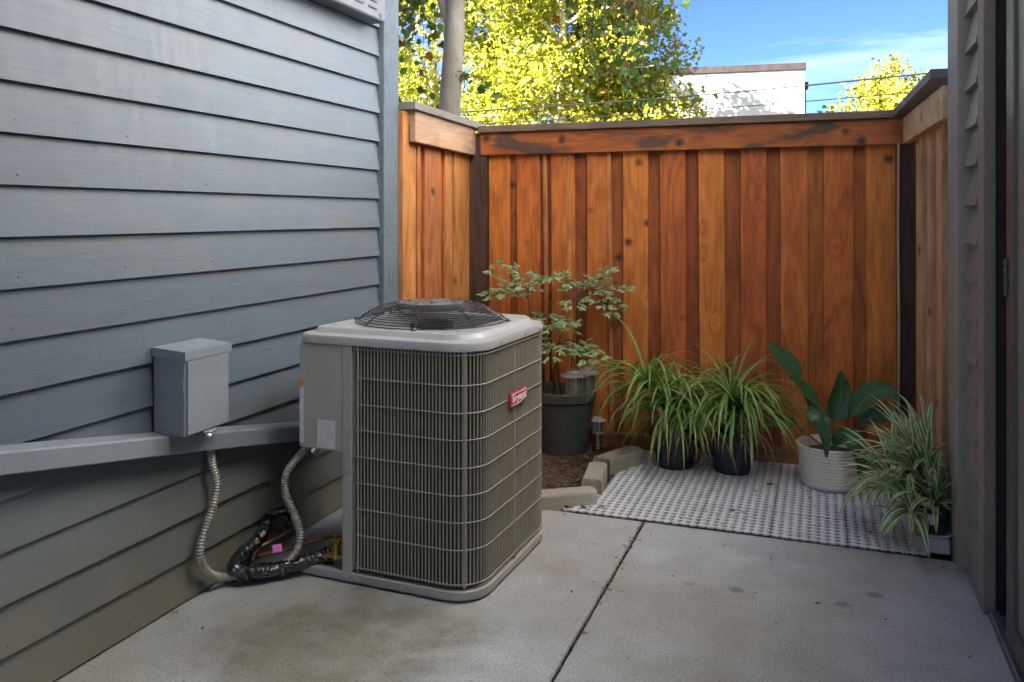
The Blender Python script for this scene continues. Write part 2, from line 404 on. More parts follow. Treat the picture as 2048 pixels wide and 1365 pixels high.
MT['solar_clear'] = plain('lamp_lens', (.30, .28, .25), .12, .3, .2, 30)
MT['bark_grey'] = None

def coil_mat():
    m = Mat('coil_fins'); co = m.co()
    n = m.noise(m.map(co, (1, 1, .02)), 240, 2); n2 = m.noise(m.map(co, (1, 1, .4)), 5, 4)
    c = m.mix(.5, m.ramp(n, [(.35, (.018, .018, .014)), (.65, (.10, .095, .075))]), m.ramp(n2, [(.3, (.03, .03, .022)), (.7, (.085, .08, .06))]))
    return m.set(c, .5, .4, m.bump(n, .5, .004))
MT['coil'] = coil_mat()
def label_mat():
    m = Mat('printed_spec_label'); co = m.co()
    sx = m.n('ShaderNodeSeparateXYZ'); m.l(co, sx.inputs[0])
    line = m.math('GREATER_THAN', m.math('SINE', m.math('MULTIPLY', sx.outputs[2], 780)), -.1)
    wd = m.math('GREATER_THAN', m.noise(m.map(co, (1, 1, .2)), 170, 2), .46)
    f = m.math('MULTIPLY', m.math('MULTIPLY', line, wd), .42)
    return m.set(m.mix(f, (.74, .74, .73), (.2, .2, .21)), .45)
MT['label'] = label_mat()
def foil_mat():
    m = Mat('crinkled_black_wrap'); co = m.co()
    n = m.noise(co, 45, 4, .6, 1.2)
    return m.set(m.ramp(m.noise(co, 20, 3), [(.35, (.010, .011, .011)), (.7, (.035, .037, .036))]), .10, .0, m.bump(m.math('ADD', n, m.voro(co, 60)), .5, .006), 1.0)
MT['wrap'] = foil_mat()
def soil_mat():
    m = Mat('bark_mulch_soil'); co = m.co()
    n = m.noise(co, 60, 6, .7); v = m.voro(co, 55, 'Color')
    c = m.mix(.6, m.ramp(n, [(.3, (.035, .020, .012)), (.7, (.17, .095, .055))]), m.ramp(v, [(0, (.04, .022, .014)), (.7, (.15, .085, .05)), (1, (.32, .22, .14))]))
    return m.set(c, .9, 0, m.bump(m.math('ADD', n, m.voro(co, 55)), .9, .012))
MT['soil'] = soil_mat()
def ground_mat():
    m = Mat('yard_ground'); co = m.co(); n = m.noise(co, .7, 6, .6)
    return m.set(m.ramp(n, [(.3, (.10, .10, .06)), (.55, (.17, .16, .10)), (.8, (.26, .24, .20))]), .95, 0, m.bump(m.noise(co, 30, 5), .5, .02))
MT['ground'] = ground_mat()
def bark_mat(name, cols, sc_=6):
    m = Mat(name); co = m.co()
    a = m.noise(m.map(co, (1, 1, .25)), sc_ * 3, 6, .68); p = m.noise(m.map(co, (1, 1, .6)), sc_ * .7, 4, .55, .4)
    fine = m.voro(m.map(co, (1, 1, .3)), sc_ * 14)
    c = m.mix(.5, m.ramp(a, [(.3, cols[0]), (.7, cols[1])]), m.ramp(p, [(.4, cols[0]), (.55, cols[1]), (.72, cols[2])]))
    c = m.mix(m.ramp(fine, [(.1, .35), (.3, 0.0)]), c, sc3(cols[2], 1.1))
    return m.set(c, .85, 0, m.bump(m.math('ADD', a, m.math('MULTIPLY', fine, .5)), .5, .01))
MT['bark'] = bark_mat('grey_smooth_bark', [(.17, .15, .125), (.27, .245, .21), (.44, .42, .38)])
MT['bark_white'] = bark_mat('white_plane_bark', [(.40, .36, .29), (.62, .58, .50), (.78, .75, .68)], 2)
MT['twig'] = plain('twig', (.10, .07, .05), .8)
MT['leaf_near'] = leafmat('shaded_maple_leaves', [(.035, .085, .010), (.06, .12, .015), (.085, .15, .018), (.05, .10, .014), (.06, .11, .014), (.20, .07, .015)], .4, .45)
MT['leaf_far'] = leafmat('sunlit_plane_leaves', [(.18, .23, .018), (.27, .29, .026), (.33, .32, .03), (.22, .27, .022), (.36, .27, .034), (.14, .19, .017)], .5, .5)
MT['leaf_yel'] = leafmat('yellow_green_leaves', [(.24, .24, .02), (.30, .27, .025), (.17, .19, .018)], .5, .35)
MT['nandina'] = leafmat('nandina_leaflets', [(.18, .32, .13), (.28, .43, .20), (.42, .55, .32), (.22, .37, .16)], .34, .3)
MT['ponytail'] = leafmat('arching_grass_leaves', [(.11, .22, .045), (.17, .31, .06), (.30, .44, .13), (.15, .28, .08)], .33, .3, tip=True)
MT['drystraw'] = leafmat('straw_leaves', [(.40, .30, .16), (.52, .42, .25)], .6, .2)
MT['aspi'] = leafmat('dark_broad_leaves', [(.030, .085, .032), (.045, .12, .035), (.055, .14, .05)], .28, .2, rib=(.09, .19, .07), spec=.5, veins=True)
MT['spider'] = leafmat('variegated_leaves', [(.14, .28, .06), (.20, .36, .08), (.26, .42, .11)], .36, .3, stripe=(.78, .84, .55), tip=True)
MT['dry'] = leafmat('dry_brown_leaf', [(.30, .12, .035), (.22, .10, .04), (.36, .20, .08)], .7, .1)
def stucco():
    m = Mat('white_stucco'); co = m.co(); n = m.noise(co, 1.2, 5)
    return m.set(m.ramp(n, [(.3, (.74, .73, .70)), (.7, (.82, .81, .79))]), .9, 0, m.bump(m.noise(co, 40, 4), .3, .01))
MT['stucco'] = stucco()
MT['coping'] = plain('brown_metal_coping', (.020, .012, .011), .5, 0, .2, 2)
MT['roof'] = plain('grey_shingle', (.12, .11, .105), .9, 0, .25, 8)
MT['overhang_mat'] = plain('shading_overhang_paint', (.45, .45, .44), .7)
MT['door'] = plain('bronze_door_frame', (.14, .125, .105), .45, .2, .08, 6)
MT['doorpanel'] = plain('olive_grey_door_panel', (.27, .265, .225), .4, .0, .1, 4)
MT['alu'] = plain('aluminium_track', (.40, .42, .44), .35, .8, .12, 12)
MT['darkgap'] = plain('dark_recess', (.05, .038, .03), .8)
MT['wire'] = plain('cable_black', (.012, .012, .012), .8, 0, .1, 14, 0, .1)
MT['block'] = concrete('white_plaster_block', (.62, .61, .58))

# ------------------------------------------------------------------ the ground
g = MB(); g.add([(-400, -400, -.06), (400, -400, -.06), (400, 400, -.06), (-400, 400, -.06)], [(0, 1, 2, 3)])
tag(g.build('ground', MT['ground']), kind='structure')
patio = thing('patio', kind='structure')
def slab(x0, x1, y0, y1):
    def edge(x, sg): return [(x + sg * (.0022 * noise.noise(Vector((x * 9, y * 24, 1))) + .003 * max(0, noise.noise(Vector((x, y * 60, 5))) - .3)), y) for y in [y0 + (y1 - y0) * k / 260 for k in range(261)]]
    poly = edge(x1, -1) + list(reversed(edge(x0, 1)))
    b = MB(); n = len(poly); cx = (x0 + x1) / 2
    def rg(d, z): return [(p[0] - d * (1 if p[0] > cx else -1), p[1] - (d if p[1] > y1 - 1e-6 else 0), z) for p in poly]
    b.loft([rg(0, -.12), rg(0, -.007), rg(.003, -.002), rg(.008, 0)], True, True)
    b.build('slab', MT['concrete'], patio)
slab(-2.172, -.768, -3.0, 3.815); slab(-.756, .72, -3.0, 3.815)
jm = MB()
jm.add([(-.772, -3, -.018), (-.751, -3, -.018), (-.751, 3.815, -.018), (-.772, 3.815, -.018)], [(0, 1, 2, 3)])
for i in range(420):
    y = random.uniform(1.4, 3.81); x = random.uniform(-.767, -.757); r = random.uniform(.0010, .0028)
    jm.box(x - r, x + r, y - r * random.uniform(1, 3), y + r * 2, -.019, -.014 + r * random.uniform(.5, 2.4), 0, None)
tag(jm.build('joint_debris', MT['darkgap'], patio), kind='stuff')
sb = MB(); N = 60; M_ = 30; gx0, gx1, gy0, gy1 = -2.2, .75, 3.80, 5.15
for j in range(M_ + 1):
    for i in range(N + 1):
        x = gx0 + (gx1 - gx0) * i / N; y = gy0 + (gy1 - gy0) * j / M_
        z = -.022 + .012 * noise.noise(Vector((x * 5, y * 5, 0))) + (.03 if x < -1.12 else 0) * min(1, max(0, (-1.1 - x) * 6)) * min(1, max(0, (y - 3.82) * 8))
        sb.v.append((x, y, z))
for j in range(M_):
    for i in range(N): sb.f.append((j * (N + 1) + i, j * (N + 1) + i + 1, (j + 1) * (N + 1) + i + 1, (j + 1) * (N + 1) + i))
bed = tag(sb.build('planting_bed', MT['soil'], smooth=True), kind='structure')
mc = MB()
for i in range(1500):
    x = random.uniform(-2.1, -1.05); y = random.uniform(3.84, 5.0); 
    a = random.uniform(0, 3.14); l = random.uniform(.006, .018); t = random.uniform(.003, .007)
    z = random.uniform(.002, .016)
    mc.box(-l, l, -t, t, -.002, .002, 0, Matrix.Translation((x, y, z)) @ Matrix.Rotation(a, 4, 'Z') @ Matrix.Rotation(random.uniform(-.5, .5), 4, 'X'))
tag(mc.build('bark_chips', MT['soil'], bed), kind='stuff')

# ------------------------------------------------------------------ left house with lap siding
EXPO = .1477; XL = -2.156
hl = thing('house', 'blue-grey lap sided house along the left of the patio', 'house', (XL, 0, 0))
def hp(name, b, m, **k):
    o = b.build(name, m, hl, **k); o.location = Vector(o.location) - Vector((XL, 0, 0)); return o
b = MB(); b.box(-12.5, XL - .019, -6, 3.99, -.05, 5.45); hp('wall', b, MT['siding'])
rowsz = [1.93 - EXPO * k for k in range(13, -30, -1)]
for z in rowsz:
    if z > 5.25: break
    b = MB(); y0, y1 = -4.2, 3.858; z1 = z + EXPO + .018
    pr = [(XL + .001, z), (XL - .018, z1), (XL - .018, z)]
    jit = random.uniform(-.0015, .0015)
    vs = []
    for y in (y0, y1): vs += [(XL + .007 + jit, y, z), (XL - .0145, y, z1), (XL - .0185, y, z1), (XL - .0185, y, z)]
    b.add(vs, [(0, 1, 2, 3), (7, 6, 5, 4), (0, 4, 5, 1), (1, 5, 6, 2), (2, 6, 7, 3), (3, 7, 4, 0)])
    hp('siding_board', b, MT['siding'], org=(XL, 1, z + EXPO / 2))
nb = MB()
for z in rowsz:
    if z > 2.6: break
    for y in (1.75, 2.16, 2.57, 2.98, 3.39, 3.77):
        yy = y + random.uniform(-.02, .02); zz = z + .032 + random.uniform(-.006, .008)
        if random.random() < .25: continue
        x = XL + .007 - .0205 * (zz - z) / EXPO
        nb.lathe([(.0042, 0), (.003, .0010), (.0, .0012)], 7, (0, 0, 0)); 
        for i in range(len(nb.v) - 21, len(nb.v)):
            p = nb.v[i]; nb.v[i] = (x + p[2], yy + p[0], zz + p[1])
tag(hp('nails', nb, plain('painted_nail_head', (.10, .125, .15), .5)), kind='stuff')
b = MB(); b.box(XL - .03, XL + .026, 3.868, 4.030, -.02, 5.4, .003); hp('corner_trim', b, MT['trim'], org=(XL, 3.95, 1.5))
b = MB(); b.box(XL - .16, XL - .001, 4.032, 4.056, -.02, 5.4, .003); hp('corner_trim', b, MT['trim'], org=(XL, 4.04, 1.5))
# eaves, gable roof
b = MB(); b.add([(XL + .35, -6.3, 5.4), (XL + .35, 4.35, 5.4), (-7.3, 4.35, 8.6), (-7.3, -6.3, 8.6), (-12.9, -6.3, 5.4), (-12.9, 4.35, 5.4),
                 (XL + .35, -6.3, 5.3), (XL + .35, 4.35, 5.3), (-12.9, -6.3, 5.3), (-12.9, 4.35, 5.3)],
                [(0, 1, 2, 3), (3, 2, 5, 4), (0, 6, 7, 1), (4, 5, 9, 8), (6, 8, 9, 7), (1, 7, 9, 5, 2), (0, 3, 4, 8, 6)])
hp('roof', b, MT['roof'])
b = MB(); b.box(XL + .002, .560, -6, 1.75, 2.72, 2.98, .01); hp('shading_overhang', b, MT['overhang_mat'])  # unseen slab over the camera, added to keep light off the foreground

# vent box high on the wall
vt = thing('wall_vent', 'grey louvred metal vent box high on the siding', 'vent', (XL, 3.4, 2.37))
def vp(name, b, m, **k):
    o = b.build(name, m, vt, **k); o.location = Vector(o.location) - Vector((XL, 3.4, 2.37)); return o
b = MB(); b.box(XL - .01, -2.072, 2.55, 3.775, 2.373, 2.80, .004); body = vp('housing', b, MT['ventpaint'])
b = MB(); b.box(-2.073, -2.069, 2.56, 3.768, 2.380, 2.79, .001); vp('front_plate', b, MT['ventpaint'])
for i in range(6):
    for j in range(5):
        y = 3.60 - i * .13; z = 2.413 + j * .036
        b = MB(); b.box(-2.0695, -2.0683, y, y + .085, z, z + .009); o = vp('louvre_slot', b, MT['black'])
        b = MB(); b.add([(-2.069, y, z + .010), (-2.069, y + .085, z + .010), (-2.062, y + .08, z + .007), (-2.062, y + .005, z + .007), (-2.069, y, z + .020), (-2.069, y + .085, z + .020)],
                        [(0, 3, 2, 1), (3, 4, 5, 2), (0, 4, 3), (1, 2, 5)]); vp('louvre', b, MT['ventpaint'])
b = MB(); b.tube([(-2.0695, 3.722, 2.400), (-2.066, 3.722, 2.400)], .012, 12); vp('screw_head', b, MT['black'])

# electrical disconnect box
dbx = thing('disconnect_box', 'grey steel electrical disconnect box mounted on the siding', 'electrical box', (-2.14, 2.39, .64))
def dp(name, b, m, **k):
    o = b.build(name, m, dbx, **k); o.location = Vector(o.location) - Vector((-2.14, 2.39, .64)); return o
b = MB(); b.box(-2.150, -2.015, 2.281, 2.507, .648, .915, .004); dp('case', b, MT['steelbox'])
b = MB()
b.add([(-2.150, 2.275, .948), (-2.008, 2.275, .938), (-2.008, 2.513, .938), (-2.150, 2.513, .948),
       (-2.150, 2.275, .918), (-2.008, 2.275, .908), (-2.008, 2.513, .908), (-2.150, 2.513, .918)],
      [(0, 1, 2, 3), (4, 7, 6, 5), (0, 4, 5, 1), (1, 5, 6, 2), (2, 6, 7, 3), (3, 7, 4, 0)]); dp('cover', b, MT['steelbox'])
b = MB(); b.box(-2.012, -2.0095, 2.290, 2.498, .654, .906, .001); dp('front_panel', b, MT['steelbox'])
b = MB(); b.box(-2.14, -2.02, 2.2785, 2.2815, .80, .845); dp('side_seam', b, MT['steelbox'])
b = MB(); b.tube([(-2.02, 2.40, .655), (-2.02, 2.40, .632), (-2.01, 2.405, .625)], .009, 8); b.tube([(-2.022, 2.38, .645), (-2.012, 2.41, .640), (-2.006, 2.425, .645)], .005, 8); dp('hasp', b, MT['screw'])
b = MB(); b.tube([(-2.10, 2.35, .65), (-2.10, 2.35, .60)], .018, 12); dp('conduit_stub', b, MT['steelbox'])

# sloping painted trough along the wall
def P(y, z, x): return Vector((x, y, z))
ch = thing('wall_trough', 'grey painted cable trough sloping down the wall to the condenser', 'trough', (XL, 1.7, .68))
b = MB()
pts = [(.35, .955), (2.35, .598), (3.30, .420)]
for (ya, za), (yb, zb) in zip(pts, pts[1:]):
    vs = []
    for y, z in ((ya, za), (yb, zb)):
        vs += [(XL + .002, y, z - .022), (XL + .068, y, z - .028), (XL + .072, y, z - .024), (XL + .072, y, z + .032), (XL + .066, y, z + .038), (XL + .002, y, z + .046)]
    b.add(vs, [(0, 1, 7, 6), (1, 2, 8, 7), (2, 3, 9, 8), (3, 4, 10, 9), (4, 5, 11, 10), (5, 0, 6, 11), (0, 5, 4, 3, 2, 1), (6, 7, 8, 9, 10, 11)])
o = b.build('channel', MT['steelbox'], ch, org=(XL, 1.7, .68)); o.location = (0, 0, 0)

# ------------------------------------------------------------------ right house
XR = .537
hr = thing('house', 'taupe house wall and door reveal at the right edge', 'house', (XR, 3.4, 0))
def rp_(name, b, m, par=None, **k):
    o = b.build(name, m, par or hr, **k)
    if par is None: o.location = Vector(o.location) - Vector((XR, 3.4, 0))
    return o
b = MB(); b.box(XR + .039, 7.5, 3.46, 3.98, -.05, 7.6); b.box(XR + .16, 7.5, -6, 3.4595, -.05, 7.6); b.box(XR + .039, XR + .16, -6, .6, -.05, 2.45); rp_('wall', b, MT['siding_r'])
b = MB(); b.box(XR + .030, XR + .16, -6, 3.44, 2.45, 7.6); rp_('upper_bounce_wall', b, MT['stucco'])  # unseen upper storey, made pale to bounce sun into the patio
b = MB(); b.box(1.25, 7.5, 3.985, 9.0, -.05, 7.6); rp_('bounce_wing', b, MT['stucco'])  # invented wing out of view, added as a sunlit reflector for the patio
for k in range(0, 52):
    z = 2.355 - EXPO * 16 + EXPO * k - .03; z1 = z + EXPO + .01
    if z > 7.4: break
    b = MB(); vs = []
    for y in (3.452, 3.712): vs += [(XR - .010, y, z), (XR + .020, y, z1), (XR + .038, y, z1), (XR + .038, y, z)]
    b.add(vs, [(0, 3, 2, 1), (4, 5, 6, 7), (0, 1, 5, 4), (1, 2, 6, 5), (2, 3, 7, 6), (3, 0, 4, 7)])
    rp_('siding_board', b, MT['siding_r'], org=(XR, 3.58, z + .07))
b = MB(); b.box(XR - .033, XR + .038, 3.712, 3.985, -.02, 7.6, .003); rp_('corner_trim', b, MT['green_trim'], org=(XR, 3.85, 1.5))
b = MB(); b.box(XR - .003, XR + .0365, 3.335, 3.450, 0.0, 2.42, .003); rp_('door_trim', b, MT['trim_r'], org=(XR, 3.39, 1.2))
b = MB(); b.box(XR + .037, XR + .15, 3.345, 3.452, 0.0, 2.40, .002); rp_('door_jamb', b, MT['darkgap'])  # the deep reveal's shade is painted in as a near-black jamb
b = MB(); b.add([(XR - .05, -6.2, 7.6), (7.8, -6.2, 7.6), (7.8, 9.2, 7.6), (XR - .05, 9.2, 7.6), (4.0, -6.2, 9.3), (4.0, 9.2, 9.3)],
                [(0, 3, 2, 1), (0, 4, 5, 3), (1, 2, 5, 4), (0, 1, 4), (3, 5, 2)]); rp_('roof', b, MT['roof'])
dr = MB(); dr.box(XR + .024, XR + .062, 2.985, 3.095, .03, 2.36, .004); dr.box(XR + .024, XR + .062, .62, .72, .03, 2.36, .004)
dr.box(XR + .024, XR + .062, .72, 2.985, 2.27, 2.36, .004); dr.box(XR + .024, XR + .062, .72, 2.985, .03, .12, .004)
door = rp_('sliding_door', dr, MT['door'], org=(XR + .024, 3.0, 1.2))
b = MB(); b.box(.012, .022, -2.28, -.016, -1.08, 1.07); b.build('pane', MT['doorpanel'], door)
b = MB(); b.box(-.012, -.0005, -.008, .008, -.06, .06, .003); lt = b.build('latch', MT['black'], door); lt.location = (0, .07, .0)
b = MB(); b.box(XR + .014, XR + .022, .62, 3.33, .0085, .024, .002); b.box(XR + .034, XR + .042, .62, 3.33, .0085, .028, .001); b.box(XR + .066, XR + .10, .62, 3.33, .0085, .026, .002); b.box(XR + .008, XR + .125, .62, 3.33, .001, .008); rp_('door_track', b, MT['alu'])

# ------------------------------------------------------------------ fences
YB = 5.0
fb = thing('wooden_fence', 'orange redwood back fence with vertical boards, dark stained rail and cap', 'fence', (-.8, YB, 0))
def fpart(par, name, b, m, org):
    o = b.build(name, m, par, org=org); o.location = Vector(org) - Vector(par.location); return o
fronts = [(-1.995, -1.852), (-1.798, -1.645), (-1.573, -1.421), (-1.345, -1.216), (-1.123, -.971), (-.894, -.743), (-.665, -.517), (-.438, -.294), (-.213, -.066), (.013, .166), (.239, .389)]
def vboard(par, x0, x1, y0, y1, z0, z1, m, lean=0):
    b = MB(); b.box(x0, x1, y0, y1, z0, z1, .0025)
    if lean: b.v = [(p[0] + lean * (p[2] - z0) / (z1 - z0), p[1], p[2]) for p in b.v]
    return fpart(par, 'board', b, m, ((x0 + x1) / 2, (y0 + y1) / 2, (z0 + z1) / 2))
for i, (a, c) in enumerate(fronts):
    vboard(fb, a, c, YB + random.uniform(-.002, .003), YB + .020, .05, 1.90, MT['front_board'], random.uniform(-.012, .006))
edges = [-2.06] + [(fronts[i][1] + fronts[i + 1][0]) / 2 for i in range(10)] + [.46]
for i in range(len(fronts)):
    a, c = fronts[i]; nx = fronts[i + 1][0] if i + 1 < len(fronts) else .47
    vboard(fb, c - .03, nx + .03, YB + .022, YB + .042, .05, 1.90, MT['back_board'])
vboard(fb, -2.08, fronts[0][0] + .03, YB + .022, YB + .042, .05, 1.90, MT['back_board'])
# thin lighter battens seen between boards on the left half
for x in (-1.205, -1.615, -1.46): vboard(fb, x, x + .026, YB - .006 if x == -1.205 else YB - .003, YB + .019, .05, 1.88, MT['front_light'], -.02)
b = MB(); b.box(-2.04, .43, YB - .040, YB - .0035, 1.782, 1.922, .003); fpart(fb, 'rail', b, MT['rail'], (-.8, YB - .02, 1.85))
b = MB(); b.box(-2.0455, .42, YB - .066, YB + .075, 1.9235, 1.966, .003); fpart(fb, 'cap_board', b, MT['cap'], (-.8, YB, 1.945))
b = MB(); b.box(-2.05, .40, YB - .045, YB - .008, -.03, .093, .004); fpart(fb, 'kick_board', b, MT['kick'], (-.8, YB - .03, .04))
b = MB(); b.box(-2.19, -2.002, YB - .030, YB + .021, -.05, 1.9225, .004); fpart(fb, 'post', b, MT['post'], (-2.05, YB, .9))
b = MB(); b.box(.405, .470, YB - .035, YB + .02, -.05, 1.90, .004); fpart(fb, 'post', b, MT['post'], (.44, YB, .9))
nl = MB()
for a_, c_ in fronts:
    for z_ in (1.70, 1.05, .42):
        for x_ in (a_ + .03, c_ - .03): nl.box(x_ - .0028, x_ + .0028, YB - .0045, YB + .002, z_ - .0028, z_ + .0028)
for x_ in (-1.98, .36, -.82):
    for z_ in (1.81, 1.85, 1.89): nl.box(x_ - .003, x_ + .003, YB - .042, YB - .039, z_ - .003, z_ + .003)
o = nl.build('nails', MT['black'], fb); o.location = -Vector(fb.location); tag(o, kind='stuff')
# left fence
XF = -2.118
fl = thing('wooden_fence', 'short left fence of light redwood boards beside the house corner', 'fence', (XF, 4.5, 0))
def yboard(par, y0, y1, x0, x1, z0, z1, m):
    b = MB(); b.box(x0, x1, y0, y1, z0, z1, .0025); return fpart(par, 'board', b, m, ((x0 + x1) / 2, (y0 + y1) / 2, (z0 + z1) / 2))
yboard(fl, 4.031, 4.105, XF - .02, XF + .012, .03, 1.962, MT['front_light'])
for (a, c) in [(4.118, 4.205), (4.325, 4.53), (4.60, 4.70), (4.765, 4.965)]: yboard(fl, a, c, XF - .018, XF + .002, .04, 1.9, MT['front_light'])
for (a, c) in [(4.18, 4.35), (4.50, 4.63), (4.68, 4.79), (4.90, 5.0)]: yboard(fl, a, c, XF - .042, XF - .0195, .04, 1.9, MT['front_board'])
for y in (4.215, 4.715): yboard(fl, y, y + .03, XF - .018, XF + .010, .04, 1.88, MT['front_light'])
b = MB(); b.box(XF + .0135, XF + .050, 4.105, 4.955, 1.792, 1.962, .003)
b.v = [(p[0], p[1], p[2] + (5.0 - p[1]) * .022 - .012) for p in b.v]; fpart(fl, 'rail', b, MT['rail_y'], (XF, 4.5, 1.87))
b = MB(); b.box(XF - .07, XF + .072, 4.06, 5.072, 1.954, 1.996, .003)
b.v = [(p[0], p[1], p[2] + (5.0 - p[1]) * .022 - .004) for p in b.v]; fpart(fl, 'cap_board', b, MT['cap_y'], (XF, 4.5, 1.98))
# right fence, slightly turned
A = Vector((.412, 4.955, 0)); Bv = Vector((.488, 4.0, 0)); L_ = (Bv - A).length
fr = thing('wooden_fence', 'short right fence of weathered pale boards beside the taupe house', 'fence', A, math.atan2(Bv.y - A.y, Bv.x - A.x))
def rboard(name, s0, s1, t0, t1, z0, z1, m, tilt=0):      # s along the fence towards the camera, t away from the patio
    b = MB(); b.box(s0, s1, t0, t1, z0, z1, .0025); org = ((s0 + s1) / 2, (t0 + t1) / 2, (z0 + z1) / 2)
    if tilt: b.v = [(p[0], p[1], p[2] + p[0] * tilt) for p in b.v]
    return b.build(name, m, fr, org=org)
for a, c in [(.14, .25), (.38, .48), (.62, .74), (.90, .945)]: rboard('board', a, c, .040, .075, .03, 1.86, MT['right_board'])
for a, c in [(.0, .17), (.24, .38), (.47, .60), (.73, .93)]: rboard('board', a, c, .078, .098, .03, 1.86, MT['back_board'])
rboard('rail', .012, L_ - .012, 0.0, .038, 1.782, 1.925, MT['rail_yr'], .033)
rboard('cap_board', .0, L_ - .004, -.048, .10, 1.928, 1.970, MT['cap_y'], .060)
rboard('end_board', L_ - .010, L_ - .002, .0395, .10, .02, 1.94, MT['front_light'])
rp2 = MB(); rp2.tube(spline([(.392, 4.958, 1.79), (.389, 4.956, 1.3), (.393, 4.957, .8), (.390, 4.956, .3), (.392, 4.958, .10)], 6), .0075, 8)
tag(rp2.build('cord', plain('tan_cord', (.55, .36, .22), .8)), 'thin tan cord hanging down the right corner of the back fence', 'cord')

# ------------------------------------------------------------------ air conditioner
S = .76; RC = .125
ac = thing('air_conditioner', 'grey outdoor air conditioner condenser with wire coil guard and fan grille', 'air conditioner', (-1.912, 2.795, 0), -.04)
def ring(off, n=9, r=RC, rfl=.025):
    out = []
    for cx, cy, a0, rr in ((rfl, rfl, 180, rfl), (S - r, r, 270, r), (S - r, S - r, 0, r), (r, S - r, 90, r)):
        for i in range(n + 1):
            a = R(a0 + 90 * i / n); out.append((cx + (rr + off) * math.cos(a), cy + (rr + off) * math.sin(a)))
    return out
def lring(ins, z):
    out = []
    for sx, sy, a0, br in ((0, 0, 180, .055), (1, 0, 270, RC + .01), (1, 1, 0, RC + .01), (0, 1, 90, RC + .01)):
        r_ = max(.03, br - max(0, ins) * .6) - min(0, ins) * .5
        for i in range(10):
            a = R(a0 + 90 * i / 9); cx = ins + r_ if sx == 0 else S - ins - r_; cy = ins + r_ if sy == 0 else S - ins - r_
            out.append((cx + r_ * math.cos(a), cy + r_ * math.sin(a), z))
    return out
def zr(off, z): return [(x, y, z) for x, y in ring(off)]
b = MB(); b.loft([zr(.004, .010), zr(.006, .013), zr(.006, .040), zr(.002, .044), zr(-.014, .044), zr(-.014, .036), zr(-.02, .036)], True, True); b.build('base_pan', MT['acp'], ac, True)
for x, y in ((.1, .1), (S - .12, .12), (.1, S - .1), (S - .12, S - .12)):
    b = MB(); b.lathe([(.03, 0), (.03, .014)], 12, (x, y, 0), True, True); b.build('foot', MT['black'], ac)
def circ(rad, z):
    out = []
    for x, y, _ in lring(.05, 0):
        a = math.atan2(y - S / 2, x - S / 2); out.append((S / 2 + rad * math.cos(a), S / 2 + rad * math.sin(a), z))
    return out
b = MB(); b.loft([lring(.012, .905), lring(-.007, .905), lring(-.010, .908), lring(-.010, .930), lring(-.006, .938), lring(.003, .941), lring(.030, .943), lring(.033, .945), lring(.041, .960), lring(.045, .963), lring(.052, .964), circ(.312, .9645), circ(.307, .961), circ(.303, .88)])
b.build('lid', MT['lid'], ac, True)
# electrical panel, corner post, inner partitions
b = MB(); b.box(.0, .198, -.002, .30, .497, .904, .004); b.build('control_panel', MT['acp'], ac)
b = MB(); b.box(.1985, .243, -.004, .03, .040, .9045, .003); b.build('corner_post', MT['acp'], ac)
b = MB(); b.box(0.19, .1975, .03, .30, .04, .497); b.box(.006, .19, .285, .30, .04, .497); b.build('partition', MT['darkgap'], ac)
lb = MB(); lb.box(.085, .168, -.0045, -.003, .505, .612); lb.build('spec_label', MT['label'], ac)
lb = MB(); lb.box(.004, .022, -.0045, -.003, .515, .735); wl = lb.build('warning_label', MT['label'], ac)
lb = MB(); lb.box(.004, .022, -.0058, -.0046, .735, .758); lb.build('orange_band', MT['orange'], wl)
# guard path
path = [Vector((x, .0, 0)) for x in (.250,)]
gp = ring(-.004)
n1 = 10
seq = gp[n1:]                                      # FR corner on
pth = [Vector((.250, .004, 0))] + [Vector((x, y, 0)) for x, y in seq] + [Vector((.004, .32, 0))]
def offs(pth, d):
    out = []
    for i, p in enumerate(pth):
        t = (pth[min(i + 1, len(pth) - 1)] - pth[max(i - 1, 0)]).normalized(); out.append(p + Vector((-t.y, t.x, 0)) * d)
    return out
coil = offs(pth, .026)
b = MB(); b.loft([[(p.x, p.y, z) for p in coil] for z in (.040, .905)], closed=False); b.build('coil', MT['coil'], ac, True)
fine = resample(resample(pth, .002), .0145)
b = MB()
for p in fine: b.tube([(p.x, p.y, .056), (p.x, p.y, .902)], .0031, 6, False)
tag(b.build('guard_bars', MT['guard'], ac, True), kind='stuff')
sm = resample(pth, .006)
op = offs(sm, -.0045)
for z in (.893, .784, .684, .587, .486, .387, .289, .190, .066):
    b = MB(); b.tube([(p.x, p.y, z) for p in op], .0026, 6); b.build('guard_wire', MT['guard'], ac, True)
for dist in (.012, .455, .81, 1.15):
    acc = 0
    for a_, b_ in zip(op, op[1:]):
        acc += (b_ - a_).length
        if acc >= dist: break
    b = MB(); b.tube([(b_.x, b_.y, .042), (b_.x, b_.y, .91)], .0042, 8); b.build('guard_strap', MT['guard'], ac, True)
b = MB()
for d_ in (.06, .13, .33, .46, .70):
    x = d_
    b.tube([(x, -.010, .919), (x, -.014, .919)], .0055, 8)
for y in (.2, .45, .62): b.tube([(S + .009, y, .919), (S + .0135, y, .919)], .0055, 8)
for x in (.222, .27, .46): b.tube([(x, -.006, .027), (x, -.0105, .027)], .005, 8)
for z in (.88, .60, .50, .44): b.tube([(.225, -.003, z), (.225, -.008, z)], .005, 8)
tag(b.build('screws', MT['screw'], ac), kind='stuff')
